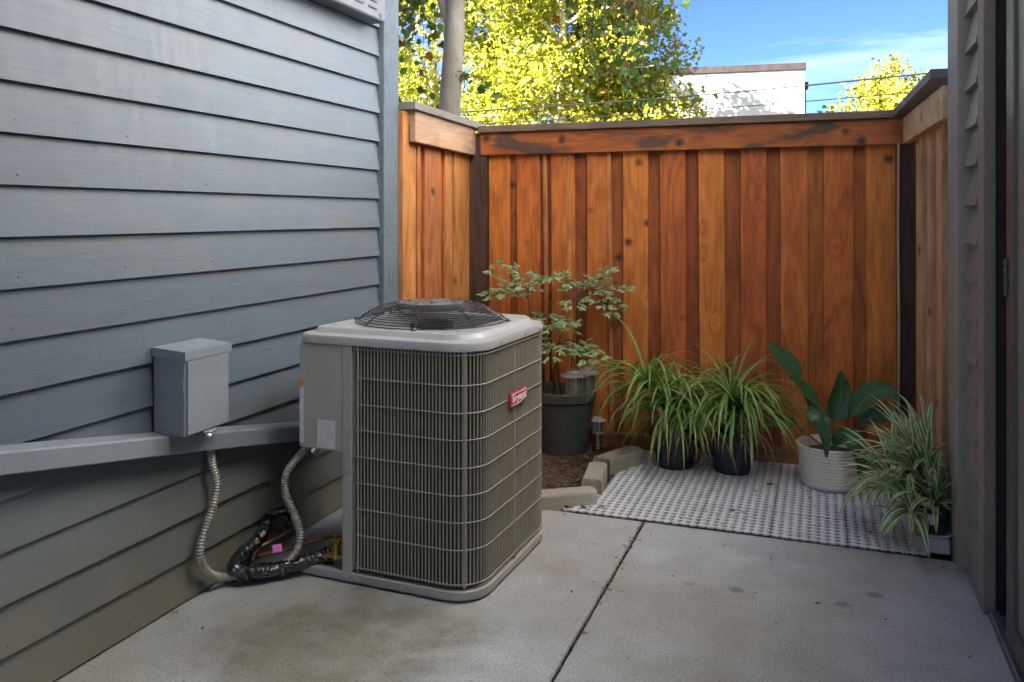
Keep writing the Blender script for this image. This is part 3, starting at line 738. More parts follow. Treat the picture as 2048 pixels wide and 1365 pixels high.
# fan grille
def gz(r):
    t = max(0, (r - .12) / .19); return .968 + .072 * (1 - t ** 2.3)
b = MB(); K = 48
for i in range(17):
    r = .128 + (.310 - .128) * i / 16
    b.tube([(S / 2 + r * math.cos(2 * math.pi * k / K), S / 2 + r * math.sin(2 * math.pi * k / K), gz(r)) for k in range(K)], .0022, 5, closed=True)
grl = thing('fan_grille'); grl.parent = ac
tag(b.build('grille_rings', MT['black'], grl, True), kind='stuff')
for k in range(8):
    a = 2 * math.pi * (k + .35) / 8
    b = MB(); b.tube([(S / 2 + r * math.cos(a), S / 2 + r * math.sin(a), gz(r) - .004) for r in [.11 + .202 * i / 12 for i in range(13)]], .0032, 6)
    if k % 2 == 0:
        r = .321; x, y = S / 2 + r * math.cos(a), S / 2 + r * math.sin(a); b.lathe([(.011, 0), (.011, .009), (.006, .014)], 10, (x, y, .961), False, True)
    b.build('grille_spoke', MT['black'], grl, True)
b = MB(); b.lathe([(.135, -.006), (.135, -.001), (.126, .004), (.07, .0055), (.066, .0075), (.0, .0085)], 40, (S / 2, S / 2, gz(.12))); b.build('centre_plate', plain('grille_cap_plate', (.22, .23, .22), .25, .5, .15, 8), grl, True)
b = MB()
for k in range(4):
    a = 2 * math.pi * k / 4 + .5; b.lathe([(.009, 0), (.009, .006), (.004, .008)], 8, (S / 2 + .09 * math.cos(a), S / 2 + .09 * math.sin(a), gz(.12) + .004), False, True)
b.build('plate_bolts', MT['black'], grl)
fan = MB(); fan.lathe([(.09, -.20), (.09, -.03), (.05, -.02)], 24, (S / 2, S / 2, .99), True, True)
fo = fan.build('fan_motor', MT['fan'], ac, True)
for k in range(3):
    b = MB(); a0 = 2 * math.pi * k / 3; vs = []; n = 8
    for i in range(n + 1):
        r = .07 + .215 * i / n
        for j in range(5):
            a = a0 + (-.5 + j / 4) * 1.1 * (.7 + .3 * i / n); vs.append((S / 2 + r * math.cos(a), S / 2 + r * math.sin(a), .90 + .05 * (j / 4 - .5)))
    b.add(vs, [(i * 5 + j, i * 5 + j + 1, (i + 1) * 5 + j + 1, (i + 1) * 5 + j) for i in range(n) for j in range(4)]); b.build('fan_blade', MT['fan'], ac, True)
# badge on the right side
bd = MB()
poly = [(0, 0), (.085, -.002), (.168, .014), (.168, .052), (0, .052)]
Mb = Matrix(((0, 0, 1, S + .010), (1, 0, 0, .290), (0, 1, 0, .655), (0, 0, 0, 1)))
def flat(poly, z0, z1):
    q = MB(); q.loft([[(p[0], p[1], z) for p in poly] for z in (z0, z1)], True, True); q.v = [tuple(Mb @ Vector(p)) for p in q.v]; return q
bo = flat(poly, -.004, .004).build('badge', MT['red'], ac)
flat([(.004, .044), (.164, .044), (.164, .0475), (.004, .0475)], .004, .0048).build('badge_line', MT['white'], bo)
flat([(.006, .0035), (.086, .0015), (.163, .0155), (.163, .0185), (.086, .0045), (.006, .0065)], .004, .0048).build('badge_line', MT['white'], bo)
fc = bpy.data.curves.new('badge_text', 'FONT'); fc.body = 'bryant'; fc.size = .036; fc.extrude = .0006; fc.align_x = 'CENTER'; fc.shear = .12; fc.offset = .0009
to = bpy.data.objects.new('badge_text', fc); COL.objects.link(to)
dg = bpy.context.evaluated_depsgraph_get(); me = bpy.data.meshes.new_from_object(to.evaluated_get(dg)); bpy.data.objects.remove(to)
me.materials.clear(); me.materials.append(MT['white'])
to = bpy.data.objects.new('badge_lettering', me); COL.objects.link(to); to.parent = bo; to.matrix_local = Mb @ Matrix.Translation((.084, .0165, .0052)) @ Matrix.Diagonal((1.55, 1, 1, 1))
# service valves
for k, (x, y, z) in enumerate(((.150, .10, .135), (.150, .03, .082))):
    b = MB(); b.tube([(x - .035, y, z), (x + .045, y, z)], .011, 10); b.tube([(x, y, z - .012), (x, y, z + .045)], .013, 10); b.tube([(x, y, z + .045), (x, y, z + .060)], .017, 6); b.tube([(x - .035, y, z), (x - .05, y - .004, z - .01)], .014, 8)
    b.build('service_valve', MT['brass'], ac, True)

# flexible conduit
fx = thing('flexible_conduit', 'ribbed flexible metal conduit looping from condenser to wall trough', 'conduit', (-2.0, 2.7, 0))
pp = resample(spline([(-1.885, 2.86, .505), (-1.925, 2.83, .46), (-1.972, 2.80, .39), (-1.982, 2.80, .31), (-1.935, 2.80, .215), (-1.905, 2.79, .145), (-1.915, 2.76, .085), (-1.965, 2.715, .042), (-2.04, 2.665, .034), (-2.095, 2.60, .040), (-2.118, 2.53, .075), (-2.108, 2.465, .155), (-2.104, 2.468, .226), (-2.102, 2.521, .317), (-2.108, 2.553, .399), (-2.122, 2.545, .48), (-2.125, 2.54, .545)], 10), .0021)
rr = [.0148 + .0018 * math.sin(i * 2 * math.pi / 5.2) for i in range(len(pp))]
b = MB(); b.tube(pp, rr, 12); o = b.build('hose', MT['galv'], fx, True, org=(-2.0, 2.7, 0)); o.location = (0, 0, 0)
b = MB(); b.tube([(-1.885, 2.86, .50), (-1.880, 2.863, .478), (-1.893, 2.853, .463)], .021, 12); o = b.build('connector', MT['screw'], fx, True, org=(-2.0, 2.7, 0)); o.location = (0, 0, 0)

rl = thing('refrigerant_lines', 'black foil wrapped refrigerant lines and copper pipe on the floor by the wall', 'pipes', (-2.0, 2.75, 0))
def lump(pts, r, amp, seed):
    q = resample(spline(pts, 10), .006); return q, [r + amp * noise.noise(Vector((i * .33, seed, 0))) + amp * .6 * noise.noise(Vector((i * .9, seed, 3))) for i in range(len(q))]
for pts, r in (([(-1.80, 2.84, .08), (-1.87, 2.80, .055), (-1.96, 2.70, .045), (-2.03, 2.635, .05), (-2.085, 2.62, .07), (-2.105, 2.70, .085), (-2.10, 2.80, .11), (-2.13, 2.88, .14), (-2.16, 2.90, .145)], .026),
               ([(-1.80, 2.86, .05), (-1.88, 2.83, .035), (-1.97, 2.75, .030), (-2.05, 2.69, .035), (-2.10, 2.62, .03)], .024)):
    q, rad = lump(pts, r, .007, r * 999)
    b = MB(); b.tube(q, rad, 12); b.v = [tuple(Vector(p) + .0035 * noise.noise_vector(Vector(p) * 38)) for p in b.v]
    o = b.build('wrapped_line', MT['wrap'], rl, True, org=(-2.0, 2.75, 0)); o.location = (0, 0, 0)
b = MB(); b.tube(spline([(-2.15, 2.97, .15), (-2.10, 3.0, .155), (-2.045, 2.965, .135), (-2.03, 2.90, .115), (-2.06, 2.82, .10), (-2.085, 2.77, .085), (-2.09, 2.74, .05)], 8), .0075, 8); o = b.build('copper_pipe', MT['copper'], rl, True, org=(-2.0, 2.75, 0)); o.location = (0, 0, 0)
b = MB(); b.tube(spline([(-2.155, 2.94, .155), (-2.10, 2.97, .165), (-2.05, 2.95, .145), (-2.05, 2.91, .125)], 8), .017, 10); o = b.build('foam_sleeve', MT['wrap'], rl, True, org=(-2.0, 2.75, 0)); o.location = (0, 0, 0)
b = MB(); b.tube(spline([(-1.795, 2.895, .135), (-1.88, 2.84, .115), (-1.96, 2.78, .095), (-2.05, 2.72, .08)], 8), .008, 8); o = b.build('liquid_pipe', MT['copper'], rl, True, org=(-2.0, 2.75, 0)); o.location = (0, 0, 0)
b = MB(); b.box(-.018, .018, -.002, .002, -.014, .014, 0, Matrix.Translation((-1.965, 2.725, .118)) @ Matrix.Rotation(.9, 4, 'Z') @ Matrix.Rotation(-.35, 4, 'X')); o = b.build('tag', MT['pinktag'], rl, org=(-2.0, 2.75, 0)); o.location = (0, 0, 0)

# ------------------------------------------------------------------ plastic lattice tiles
tm = thing('tile_floor', 'pale grey interlocking plastic lattice floor tiles behind the concrete', 'floor tiles', (-.37, 4.3, 0))
TS = .3155; cells = 8; p = (TS - .003) / cells; bt = MB(); hw = .0021; zt = .003; zb = -.004
def inset(tri, d, only=None):
    out = []
    n = 3; L = []
    for i in range(n):
        a_ = Vector(tri[i]); b_ = Vector(tri[(i + 1) % n]); t_ = (b_ - a_).normalized(); nn = Vector((-t_.y, t_.x)); L.append((a_ + nn * d, t_))
    for i in range(n):
        (p1, t1), (p2, t2) = L[i - 1], L[i]; den = t1.x * t2.y - t1.y * t2.x; k_ = ((p2.x - p1.x) * t2.y - (p2.y - p1.y) * t2.x) / den; out.append(p1 + t1 * k_)
    return out
for i in range(cells):
    for j in range(cells):
        cx = -TS / 2 + .0015 + p * (i + .5); cy = -TS / 2 + .0015 + p * (j + .5); h = p / 2
        rim = [(h, 0), (h / 2, h / 2), (0, h), (-h / 2, h / 2), (-h, 0), (-h / 2, -h / 2), (0, -h), (h / 2, -h / 2)]
        for k in range(8):
            tri = [(0, 0), rim[k], rim[(k + 1) % 8]]; q = inset(tri, hw)
            vs = [(cx + t_[0], cy + t_[1], zt) for t_ in tri] + [(cx + t_.x, cy + t_.y, zt) for t_ in q] + [(cx + t_.x, cy + t_.y, zb) for t_ in q]
            bt.add(vs, [(m_, (m_ + 1) % 3, 3 + (m_ + 1) % 3, 3 + m_) for m_ in range(3)] + [(3 + m_, 3 + (m_ + 1) % 3, 6 + (m_ + 1) % 3, 6 + m_) for m_ in range(3)])
        for sx, sy in ((1, 1), (-1, 1), (-1, -1), (1, -1)):
            a_, b_ = (cx + sx * h, cy), (cx, cy + sy * h); d_ = hw * 1.414
            a2, b2 = (cx + sx * h, cy + sy * d_), (cx + sx * d_, cy + sy * h)
            f4 = (0, 2, 3, 1) if sx * sy > 0 else (0, 1, 3, 2)
            bt.add([(*a_, zt), (*b_, zt), (*a2, zt), (*b2, zt), (*a2, zb), (*b2, zb)], [f4, (2, 4, 5, 3)])
cut = MB(); keep = set(i for i, q in enumerate(bt.v) if q[0] >= -TS / 2 + .0015 + 3 * p - 1e-5); rm = {}
for f in bt.f:
    if all(i in keep for i in f):
        for i in f:
            if i not in rm: rm[i] = len(cut.v); cut.v.append(bt.v[i])
        cut.f.append(tuple(rm[i] for i in f))
proto = cutp = None
for ix in range(5):
    for iy in range(4):
        x = -1.155 + TS * (ix + .5) + (.0); y = 3.8165 + TS * (iy + .5)
        if y > 4.95: continue
        if ix == 0 and iy >= 1:
            if cutp is None: o = cutp = cut.build('tile', MT['tile'], tm)
            else: o = cutp.copy(); COL.objects.link(o); o.parent = tm
            o.location = (x + .37, y - 4.3, .005); continue
        if proto is None:
            o = proto = bt.build('tile', MT['tile'], tm)
        else: o = proto.copy(); COL.objects.link(o); o.parent = tm
        o.location = (x + .37, y - 4.3, random.uniform(.004, .007)); o.rotation_euler = (random.uniform(-.004, .004), random.uniform(-.004, .004), random.uniform(-.004, .004))

# ------------------------------------------------------------------ edging stones
def stone(label, c, ang, L, W, H):
    poly = []; n = 8; h = W / 2
    for i in range(n + 1):                       # convex end
        a = -math.pi / 2 + math.pi * i / n; poly.append((L / 2 - h * .55 + h * .55 * math.cos(a), h * math.sin(a)))
    for i in range(n + 1):                       # concave end
        a = math.pi / 2 - math.pi * i / n; poly.append((-L / 2 + h * .45 * math.cos(a), h * math.sin(a)))
    b = MB(); b.loft([[(x, y, -.03) for x, y in poly], [(x, y, H - .010) for x, y in poly], [(x * .985, y * .93, H - .002) for x, y in poly], [(x * .97, y * .86, H) for x, y in poly]], True, True)
    o = b.build('edging_stone', MT['stone']); o.location = c; o.rotation_euler = (random.uniform(-.02, .02), random.uniform(-.02, .02), ang)
    return tag(o, label, 'edging stone', 'scalloped edging stones round the planting bed')
stone('tan concrete edging stone nearest the condenser with scooped end', (-1.155, 3.905, 0), R(33), .30, .105, .068)
stone('tan concrete edging stone in the middle of the three', (-1.092, 4.215, 0), R(98), .31, .10, .085)
stone('tan concrete edging stone farthest back beside the black pot', (-1.045, 4.575, 0), R(66), .33, .115, .088)

# ------------------------------------------------------------------ plants
def strap(b, base, az, L, wd, e0, e1, n=9, fold=.25, twist=0, wide=.35, tipw=.02, power=1.3, roll=0):
    p = Vector(base); vs = []; uv = []; fs = []
    for i in range(n + 1):
        t = i / n; e = e0 + (e1 - e0) * t ** power; a = az + twist * t
        d = Vector((math.cos(e) * math.cos(a), math.cos(e) * math.sin(a), math.sin(e)))
        sd_ = Vector((-math.sin(a), math.cos(a), 0)); up = d.cross(sd_) * -1
        if roll: sd_ = sd_ * math.cos(roll) + up * math.sin(roll); up = d.cross(sd_) * -1
        if t < wide: ww = wd * (.45 + .55 * math.sin(t / wide * math.pi / 2))
        else: ww = wd * max(tipw, math.cos((t - wide) / (1 - wide) * math.pi / 2) ** .8)
        vs += [p - sd_ * ww / 2 + up * ww * fold * .5, p, p + sd_ * ww / 2 + up * ww * fold * .5]; uv += [(0, t), (.5, t), (1, t)]
        if i < n:
            k = i * 3; fs += [(k, k + 1, k + 4, k + 3), (k + 1, k + 2, k + 5, k + 4)]
            p = p + d * (L / n)
    b.add(vs, fs, uv)
def blade(b, pts, wd, n=14, start=.35, fold=.18, side=None, prof=1.0):
    """broad leaf along a spline: stalk up to `start`, then a lance-shaped blade"""
    q = spline(pts, 8); L = len(q); vs = []; uv = []; fs = []; rows = 0
    for i in range(L):
        t = i / (L - 1); d = (q[min(i + 1, L - 1)] - q[max(i - 1, 0)]).normalized()
        s_ = d.cross(Vector(side if side else (0, 0, 1)))
        s_ = (s_ - d * s_.dot(d)).normalized(); up = s_.cross(d)
        if t < start: ww = .008
        else:
            u = (t - start) / (1 - start); ww = .008 + wd * (math.sin(math.pi * min(1, u ** .8)) ** .8 if u < 1 else 0) * prof
        vs += [q[i] - s_ * ww / 2 + up * ww * fold, q[i] - s_ * ww / 4 + up * ww * fold * .3, q[i], q[i] + s_ * ww / 4 + up * ww * fold * .3, q[i] + s_ * ww / 2 + up * ww * fold]
        uv += [(0, t), (.25, t), (.5, t), (.75, t), (1, t)]
        if i < L - 1: fs += [(i * 5 + k, i * 5 + k + 1, i * 5 + k + 6, i * 5 + k + 5) for k in range(4)]
    b.add(vs, fs, uv)
def soil_disc(par, r, z, name='soil'):
    b = MB(); b.lathe([(r, 0), (r * .6, .008), (0, .012)], 20, (0, 0, z)); return b.build(name, MT['soil'], par, True)

# nandina in the big dark planter
nd = thing('potted_shrub', 'leafy shrub with fine pinnate leaves in a large dark planter', 'potted plant', (-1.445, 4.80, 0))
b = MB(); b.lathe([(.150, 0), (.165, .10), (.188, .30), (.190, .315), (.203, .318), (.206, .365), (.200, .372), (.190, .368), (.183, .30)], 40, (0, 0, 0), True); b.build('planter', MT['darkpot'], nd, True)
soil_disc(nd, .187, .315)
lf = MB(); st = MB()
def leaflet(b, p, d, s_, L, W):
    n = d.cross(s_).normalized(); m_ = p + d * L * .45
    b.add([p, m_ - s_ * W / 2 + n * W * .15, m_ * 1.0, m_ + s_ * W / 2 + n * W * .15, p + d * L * .78 - s_ * W * .28, p + d * L * .78 + s_ * W * .28, p + d * L],
          [(0, 2, 1), (0, 3, 2), (1, 2, 4), (2, 3, 5), (2, 6, 4), (2, 5, 6)])
def frond(b, st, p0, az, el, L, droop, lw=.045):
    n = 9; p = Vector(p0); pts = [p.copy()]
    for i in range(n):
        t = i / (n - 1); e = el - droop * t
        d = Vector((math.cos(e) * math.cos(az), math.cos(e) * math.sin(az), math.sin(e))); p = p + d * (L / n); pts.append(p.copy())
    st.tube(pts, [.0024 - .0016 * i / n for i in range(n + 1)], 5)
    for i in range(3, n + 1, 2):
        t = i / n; d = (pts[i] - pts[i - 1]).normalized(); s_ = d.cross(Vector((0, 0, 1))).normalized()
        for sg in (-1, 1):
            bl = L * random.uniform(.30, .46) * (1.15 - t * .75); br = (d * random.uniform(.4, .8) + s_ * sg).normalized(); br.z += random.uniform(-.45, .25); br.normalize()
            q0 = pts[i]; q1 = q0 + br * bl; st.tube([q0, q1], .0009, 4)
            k = max(2, int(bl / .030))
            for j in range(1, k + 1):
                q = q0.lerp(q1, j / k)
                for s2 in (-1, 1):
                    sd2 = br.cross(Vector((0, 0, 1))).normalized() * s2
                    dd = (br * .75 + sd2 * random.uniform(.5, .9) + Vector((0, 0, random.uniform(-.6, .2)))).normalized(); pl = dd.cross(Vector((random.uniform(-.6, .6), random.uniform(-1.3, -.1), .8))).normalized()
                    leaflet(b, q, dd, pl, random.uniform(.034, .050), random.uniform(.014, .019))
            dd = br; leaflet(b, q1, dd, dd.cross(Vector((0, 0, 1))).normalized(), .05, .018)
tips = []
stems = [[(-.05, .02, .31), (-.07, -.02, .55), (-.10, -.05, .75)], [(.0, .0, .31), (-.02, -.05, .52), (.02, -.10, .70)], [(-.10, 0, .31), (-.17, -.03, .6), (-.20, -.06, .95)], [(.02, .04, .31), (.06, .02, .6), (.10, .0, .94)], [(-.04, -.03, .31), (-.02, -.10, .50), (.03, -.16, .64)]]
for s_ in stems:
    q = spline(s_, 6); st.tube(q, [.006 - .003 * i / len(q) for i in range(len(q))], 6); tips.append(Vector(s_[-1]))
AZ = lambda d: R(d)
for (si, az, el, L, dr_) in [(2, 175, 55, .36, .9), (2, 215, 25, .30, .9), (2, 120, 60, .30, .8), (2, 250, 40, .26, 1.1), (0, 200, 20, .33, .9), (0, 250, 25, .30, 1.1), (0, 300, 35, .28, 1.0), (0, 160, 35, .30, .7), (1, 320, 15, .33, 1.0), (1, 270, 20, .28, 1.2), (1, 5, 10, .34, 1.0), (1, 225, 30, .26, 1.0), (3, 5, 35, .36, .8), (3, 50, 60, .30, .9), (3, 330, 15, .34, .9), (3, 280, 30, .28, 1.1), (3, 150, 60, .28, .9), (4, 330, 25, .22, .9), (1, 345, -5, .30, .8), (2, 190, 10, .30, .7), (0, 230, 5, .34, .9), (3, 20, 15, .34, 1.0), (2, 285, 45, .3, 1.1), (0, 330, 30, .3, 1.0), (2, 205, 70, .3, .9), (2, 330, 50, .28, 1.0), (3, 100, 40, .3, .9), (3, 210, 45, .3, 1.0), (3, 350, 60, .3, .9), (1, 180, 30, .3, .9), (1, 300, 50, .3, 1.0), (0, 100, 30, .3, .8)]:
    frond(lf, st, tips[si] + Vector((random.uniform(-.01, .01), random.uniform(-.01, .01), random.uniform(-.06, .02))), R(az), R(el), L * .78, dr_ * .85)
lf.build('foliage', MT['nandina'], nd); st.build('stems', MT['twig'], nd, True)

# solar lamps
def lamp(label, loc, k, post):
    t = thing('solar_lamp', label, 'solar lamp', loc, 0, 'steel solar path lamps')
    z = post
    b = MB(); b.lathe([(.0, z + .118 * k), (.030 * k, z + .114 * k), (.034 * k, z + .104 * k), (.060 * k, z + .094 * k), (.062 * k, z + .088 * k), (.052 * k, z + .085 * k), (.0, z + .084 * k)], 24); b.build('cap', MT['solar_steel'], t, True)
    b = MB(); b.lathe([(.036 * k, z + .0), (.040 * k, z + .01 * k), (.040 * k, z + .083 * k)], 20, (0, 0, 0), True); b.build('lens', MT['solar_clear'], t, True)
    b = MB(); b.lathe([(.043 * k, z - .004), (.043 * k, z + .008)], 20, (0, 0, 0), True, True)
    for i in range(6):
        a = 2 * math.pi * i / 6; b.tube([(.042 * k * math.cos(a), .042 * k * math.sin(a), z), (.042 * k * math.cos(a), .042 * k * math.sin(a), z + .086 * k)], .0022, 5)
    b.build('cage', MT['solar_steel'], t, True)
    b = MB(); b.tube([(0, 0, -.06), (0, 0, z)], .010, 8); b.build('stake', MT['solar_steel'], t, True)
lamp('steel solar lamp in front inside the large dark planter', (-1.348, 4.700, .325), 1.3, .03)
lamp('steel solar lamp tucked behind another inside the large dark planter', (-1.298, 4.800, .325), 1.3, .03)
lamp('small steel solar lamp staked in the soil beside the planter', (-1.255, 4.905, .0), .80, .10)

# two arching grassy plants in black pots
def ribpot(par, r0, r1, h, m):
    b = MB(); n = 48; rings = []
    for z, r, rib in ((0, r0 * .97, 0), (.006, r0, .0), (.02, r0 * 1.01, .004), (h * .82, r1 * .98, .004), (h * .86, r1 * 1.0, 0), (h * .87, r1 * 1.04, 0), (h, r1 * 1.05, 0), (h, r1 * 1.0, 0), (h * .8, r1 * .95, 0)):
        rings.append([((r + (rib if k % 4 < 2 else -rib)) * math.cos(2 * math.pi * k / n), (r + (rib if k % 4 < 2 else -rib)) * math.sin(2 * math.pi * k / n), z) for k in range(n)])
    b.loft(rings, True); return b.build('pot', m, par, True)
def grassy(label, loc, heads, h):
    t = thing('potted_grass_plant', label, 'potted plant', loc, 0)
    ribpot(t, .095, .112, h, MT['blackpot']); soil_disc(t, .105, h * .86)
    b = MB(); d = MB(); tr = MB()
    for (hx, hy, hz, cnt, Lm) in heads:
        tr.tube(spline([(hx * .25, hy * .25, h * .8), (hx * .6, hy * .6, (h + hz) / 2), (hx, hy, hz)], 5), [.020, .019, .018, .018, .018, .017, .016, .016, .015, .014, .012], 8)
        for i in range(cnt):
            a = 2.399 * i + random.uniform(-.3, .3); f = i / cnt; e0 = R(78) - R(60) * f ** .6 * random.uniform(.7, 1.1)
            strap(b, (hx, hy, hz - .05 * f), a, Lm * random.uniform(.7, 1.25), random.uniform(.013, .022), e0, R(random.uniform(-95, -74)) if f > .03 else e0 - R(80), 12, .35, random.uniform(-.4, .4), .2, .05, random.uniform(.9, 1.6))
        for i in range(max(3, cnt // 8)):
            strap(d, (hx, hy, hz - .07), random.uniform(0, 6.28), Lm * random.uniform(.4, .75), .010, R(-10), R(-88), 7, .2, random.uniform(-.8, .8))
    b.build('leaves', MT['ponytail'], t, True); d.build('dry_leaves', MT['drystraw'], t, True); tr.build('stem', MT['drystraw'], t, True)
grassy('arching grassy plant in a ribbed black pot nearest the edging stones', (-.765, 4.70, .008), [(-.02, -.03, .33, 84, .48), (-.15, -.04, .46, 60, .46), (.07, -.02, .30, 56, .42)], .215)
grassy('arching grassy plant in a black pot left of the cream pot', (-.455, 4.715, .008), [(.0, -.04, .37, 130, .50), (.07, .0, .33, 66, .44)], .215)

# cream ribbed pot with broad leaves
cp = thing('potted_broadleaf_plant', 'broad dark leaved plant in a cream ribbed pot', 'potted plant', (.045, 4.635, .009))
prof = [(.118, 0), (.132, .004), (.140, .016)]
for i in range(11):
    z = .022 + i * .0165; r = .140 + .022 * (i / 11); prof += [(r + .0030, z), (r + .0042, z + .006), (r + .0006, z + .0125)]
prof += [(.166, .208), (.168, .214), (.164, .219), (.156, .216), (.150, .15)]
b = MB(); b.lathe(prof, 56, (0, 0, 0), True); b.build('pot', MT['cream'], cp, True)
soil_disc(cp, .150, .165)
def W_(u, v, y):       # photo pixel of a leaf point at a given depth y -> plant-local point
    th = math.atan(618 / 1681); dx = -math.sin(th) + (u - 1024) / 1681 * math.cos(th); dy = math.cos(th) + (u - 1024) / 1681 * math.sin(th); t = y / dy
    return (dx * t - .045, y - 4.635, 1.4 + (431 - v) / 1681 * t - .009)
BS = (0, 0, .17)
leaves = [([BS, W_(1612, 800, 4.66), W_(1592, 745, 4.66), W_(1565, 715, 4.66), W_(1534, 686, 4.66)], .085, .42),
          ([BS, W_(1632, 840, 4.62), W_(1625, 800, 4.62), W_(1605, 772, 4.62), W_(1578, 752, 4.60)], .05, .25),
          ([BS, W_(1662, 860, 4.70), W_(1672, 835, 4.72), W_(1682, 790, 4.73), W_(1682, 742, 4.72)], .11, .42),
          ([BS, W_(1685, 868, 4.62), W_(1705, 825, 4.62), W_(1740, 790, 4.62), W_(1775, 785, 4.60), W_(1797, 803, 4.58)], .10, .36),
          ([BS, W_(1700, 868, 4.68), W_(1732, 838, 4.68), W_(1765, 830, 4.68), W_(1810, 840, 4.66), W_(1838, 868, 4.64)], .075, .30),
          ([BS, W_(1640, 858, 4.52), W_(1614, 826, 4.48), W_(1632, 838, 4.44), W_(1650, 875, 4.42), W_(1653, 916, 4.42)], .062, .22),
          ([BS, W_(1668, 885, 4.54), W_(1690, 872, 4.50), W_(1712, 890, 4.46), W_(1724, 925, 4.44), W_(1720, 962, 4.44)], .085, .18),
          ([BS, W_(1605, 862, 4.60), W_(1585, 848, 4.60), W_(1560, 843, 4.58), W_(1535, 850, 4.56)], .05, .40),
          ([BS, W_(1638, 868, 4.58), W_(1640, 830, 4.60), W_(1648, 838, 4.54), W_(1656, 880, 4.50)], .05, .3)]
for pts, wd_, st_ in leaves:
    b = MB(); blade(b, pts, wd_, start=st_, side=(.15, -1, .55)); b.build('leaf', MT['aspi'], cp, True)

# spider plant on a pale block
blk = MB(); blk.box(-.065, .065, -.075, .075, 0, .062, .006); o = blk.build('plant_block', MT['block']); o.location = (.432, 3.915, .009); tag(o, 'pale concrete block under the variegated spider plant', 'block')
b = MB(); b.lathe([(.045, .0), (.062, .002), (.070, .010), (.066, .012), (.045, .006)], 24, (0, 0, 0), True); o = b.build('saucer', MT['white']); o.location = (.445, 3.905, .0715); tag(o, 'white saucer under the dark green pot', 'saucer')
spl = thing('spider_plant', 'green and cream striped spider plant in a dark green pot', 'potted plant', (.445, 3.915, .080))
b = MB(); b.lathe([(.046, 0), (.050, .004), (.062, .095), (.066, .097), (.068, .115), (.063, .116), (.058, .09)], 32, (0, 0, 0), True); b.build('pot', MT['greenpot'], spl, True); soil_disc(spl, .058, .095)
b = MB(); b.add([(.0, 0, 0)] * 0 if False else [], [])
n = 5; q = MB(); vs = []
for zz in (.04, .085):
    for k in range(n + 1):
        a = R(236 + 36 * k / n); rad = .0515 + .012 * (zz / .095) + .0012; vs.append((rad * math.cos(a), rad * math.sin(a), zz))
q.add(vs, [(k, k + 1, n + 2 + k, n + 1 + k) for k in range(n)]); q.build('pot_sticker', MT['label'], spl, True)
b = MB()
for (hx, hy, hz, cnt, Lm, up0) in [(0, 0, .13, 84, .34, 1), (-.06, .08, .22, 90, .36, 1), (-.14, .12, .15, 70, .33, .8), (-.02, .05, .27, 44, .33, 1.1), (-.08, -.02, .10, 50, .28, .7)]:
    for i in range(cnt):
        a = 2.399 * i + random.uniform(-.4, .4); f = i / cnt; e0 = R(86) * up0 - R(70) * f * random.uniform(.6, 1.1)
        Ls = Lm * random.uniform(.6, 1.15)
        ex = hx + math.cos(a) * Ls
        if ex > .03: Ls *= .45
        strap(b, (hx, hy, hz - .03 * f), a, Ls, random.uniform(.021, .033), e0, e0 - R(random.uniform(70, 150)) * (.5 + .5 * f), 9, .30, random.uniform(-.3, .3), .25, .05, random.uniform(1, 1.7))
b.build('leaves', MT['spider'], spl, True)
b = MB(); b.tube(spline([(0, 0, .1), (-.02, .05, .18), (-.05, .1, .22)], 5), .008, 6); b.tube(spline([(0, 0, .1), (-.06, .08, .11), (-.12, .14, .14)], 5), .007, 6); b.tube(spline([(0, 0, .1), (-.01, .03, .2), (-.02, .05, .28)], 5), .007, 6); b.build('stems', MT['ponytail'], spl, True)

# fallen leaves
def dryleaf(label, loc, s_, az):
    b = MB(); n = 8; vs = [(0, 0, .012 * s_ / .04)]
    for k in range(n):
        a = 2 * math.pi * k / n; r = s_ * (.55 + .45 * (k % 2)) * random.uniform(.8, 1.1); vs.append((r * math.cos(a), r * .7 * math.sin(a), random.uniform(.0, .45) * s_))
    b.add(vs, [(0, 1 + k, 1 + (k + 1) % n) for k in range(n)]); o = b.build('fallen_leaf', MT['dry'], None, True); o.location = loc; o.rotation_euler = (0, 0, az); tag(o, label, 'leaf', 'dry leaves on the patio')
for lab, loc, s_, a in [('curled orange dry leaf on the tiles left of the cream pot', (-.245, 4.52, .012), .032, .4), ('narrow brown dry leaf on the tiles in front of the second black pot', (-.39, 4.06, .012), .026, 1.1),
                        ('brown dry leaf on the tiles in front of the cream pot', (-.03, 3.98, .012), .020, .2), ('tan dry leaf on the tiles beside the spider plant', (.20, 3.98, .012), .024, 2.0),
                        ('brown dry leaf at the foot of the nearest edging stone', (-.98, 3.90, .012), .024, .6), ('orange dry leaf on the soil between planter and edging stones', (-1.25, 4.62, .02), .030, 1.5),
                        ('tiny orange leaf against the foot of the siding', (-2.13, 2.36, .004), .013, .8), ('dry brown leaf on the tiles under the spider plant', (.29, 4.08, .012), .024, 2.6)]: dryleaf(lab, loc, s_, a)

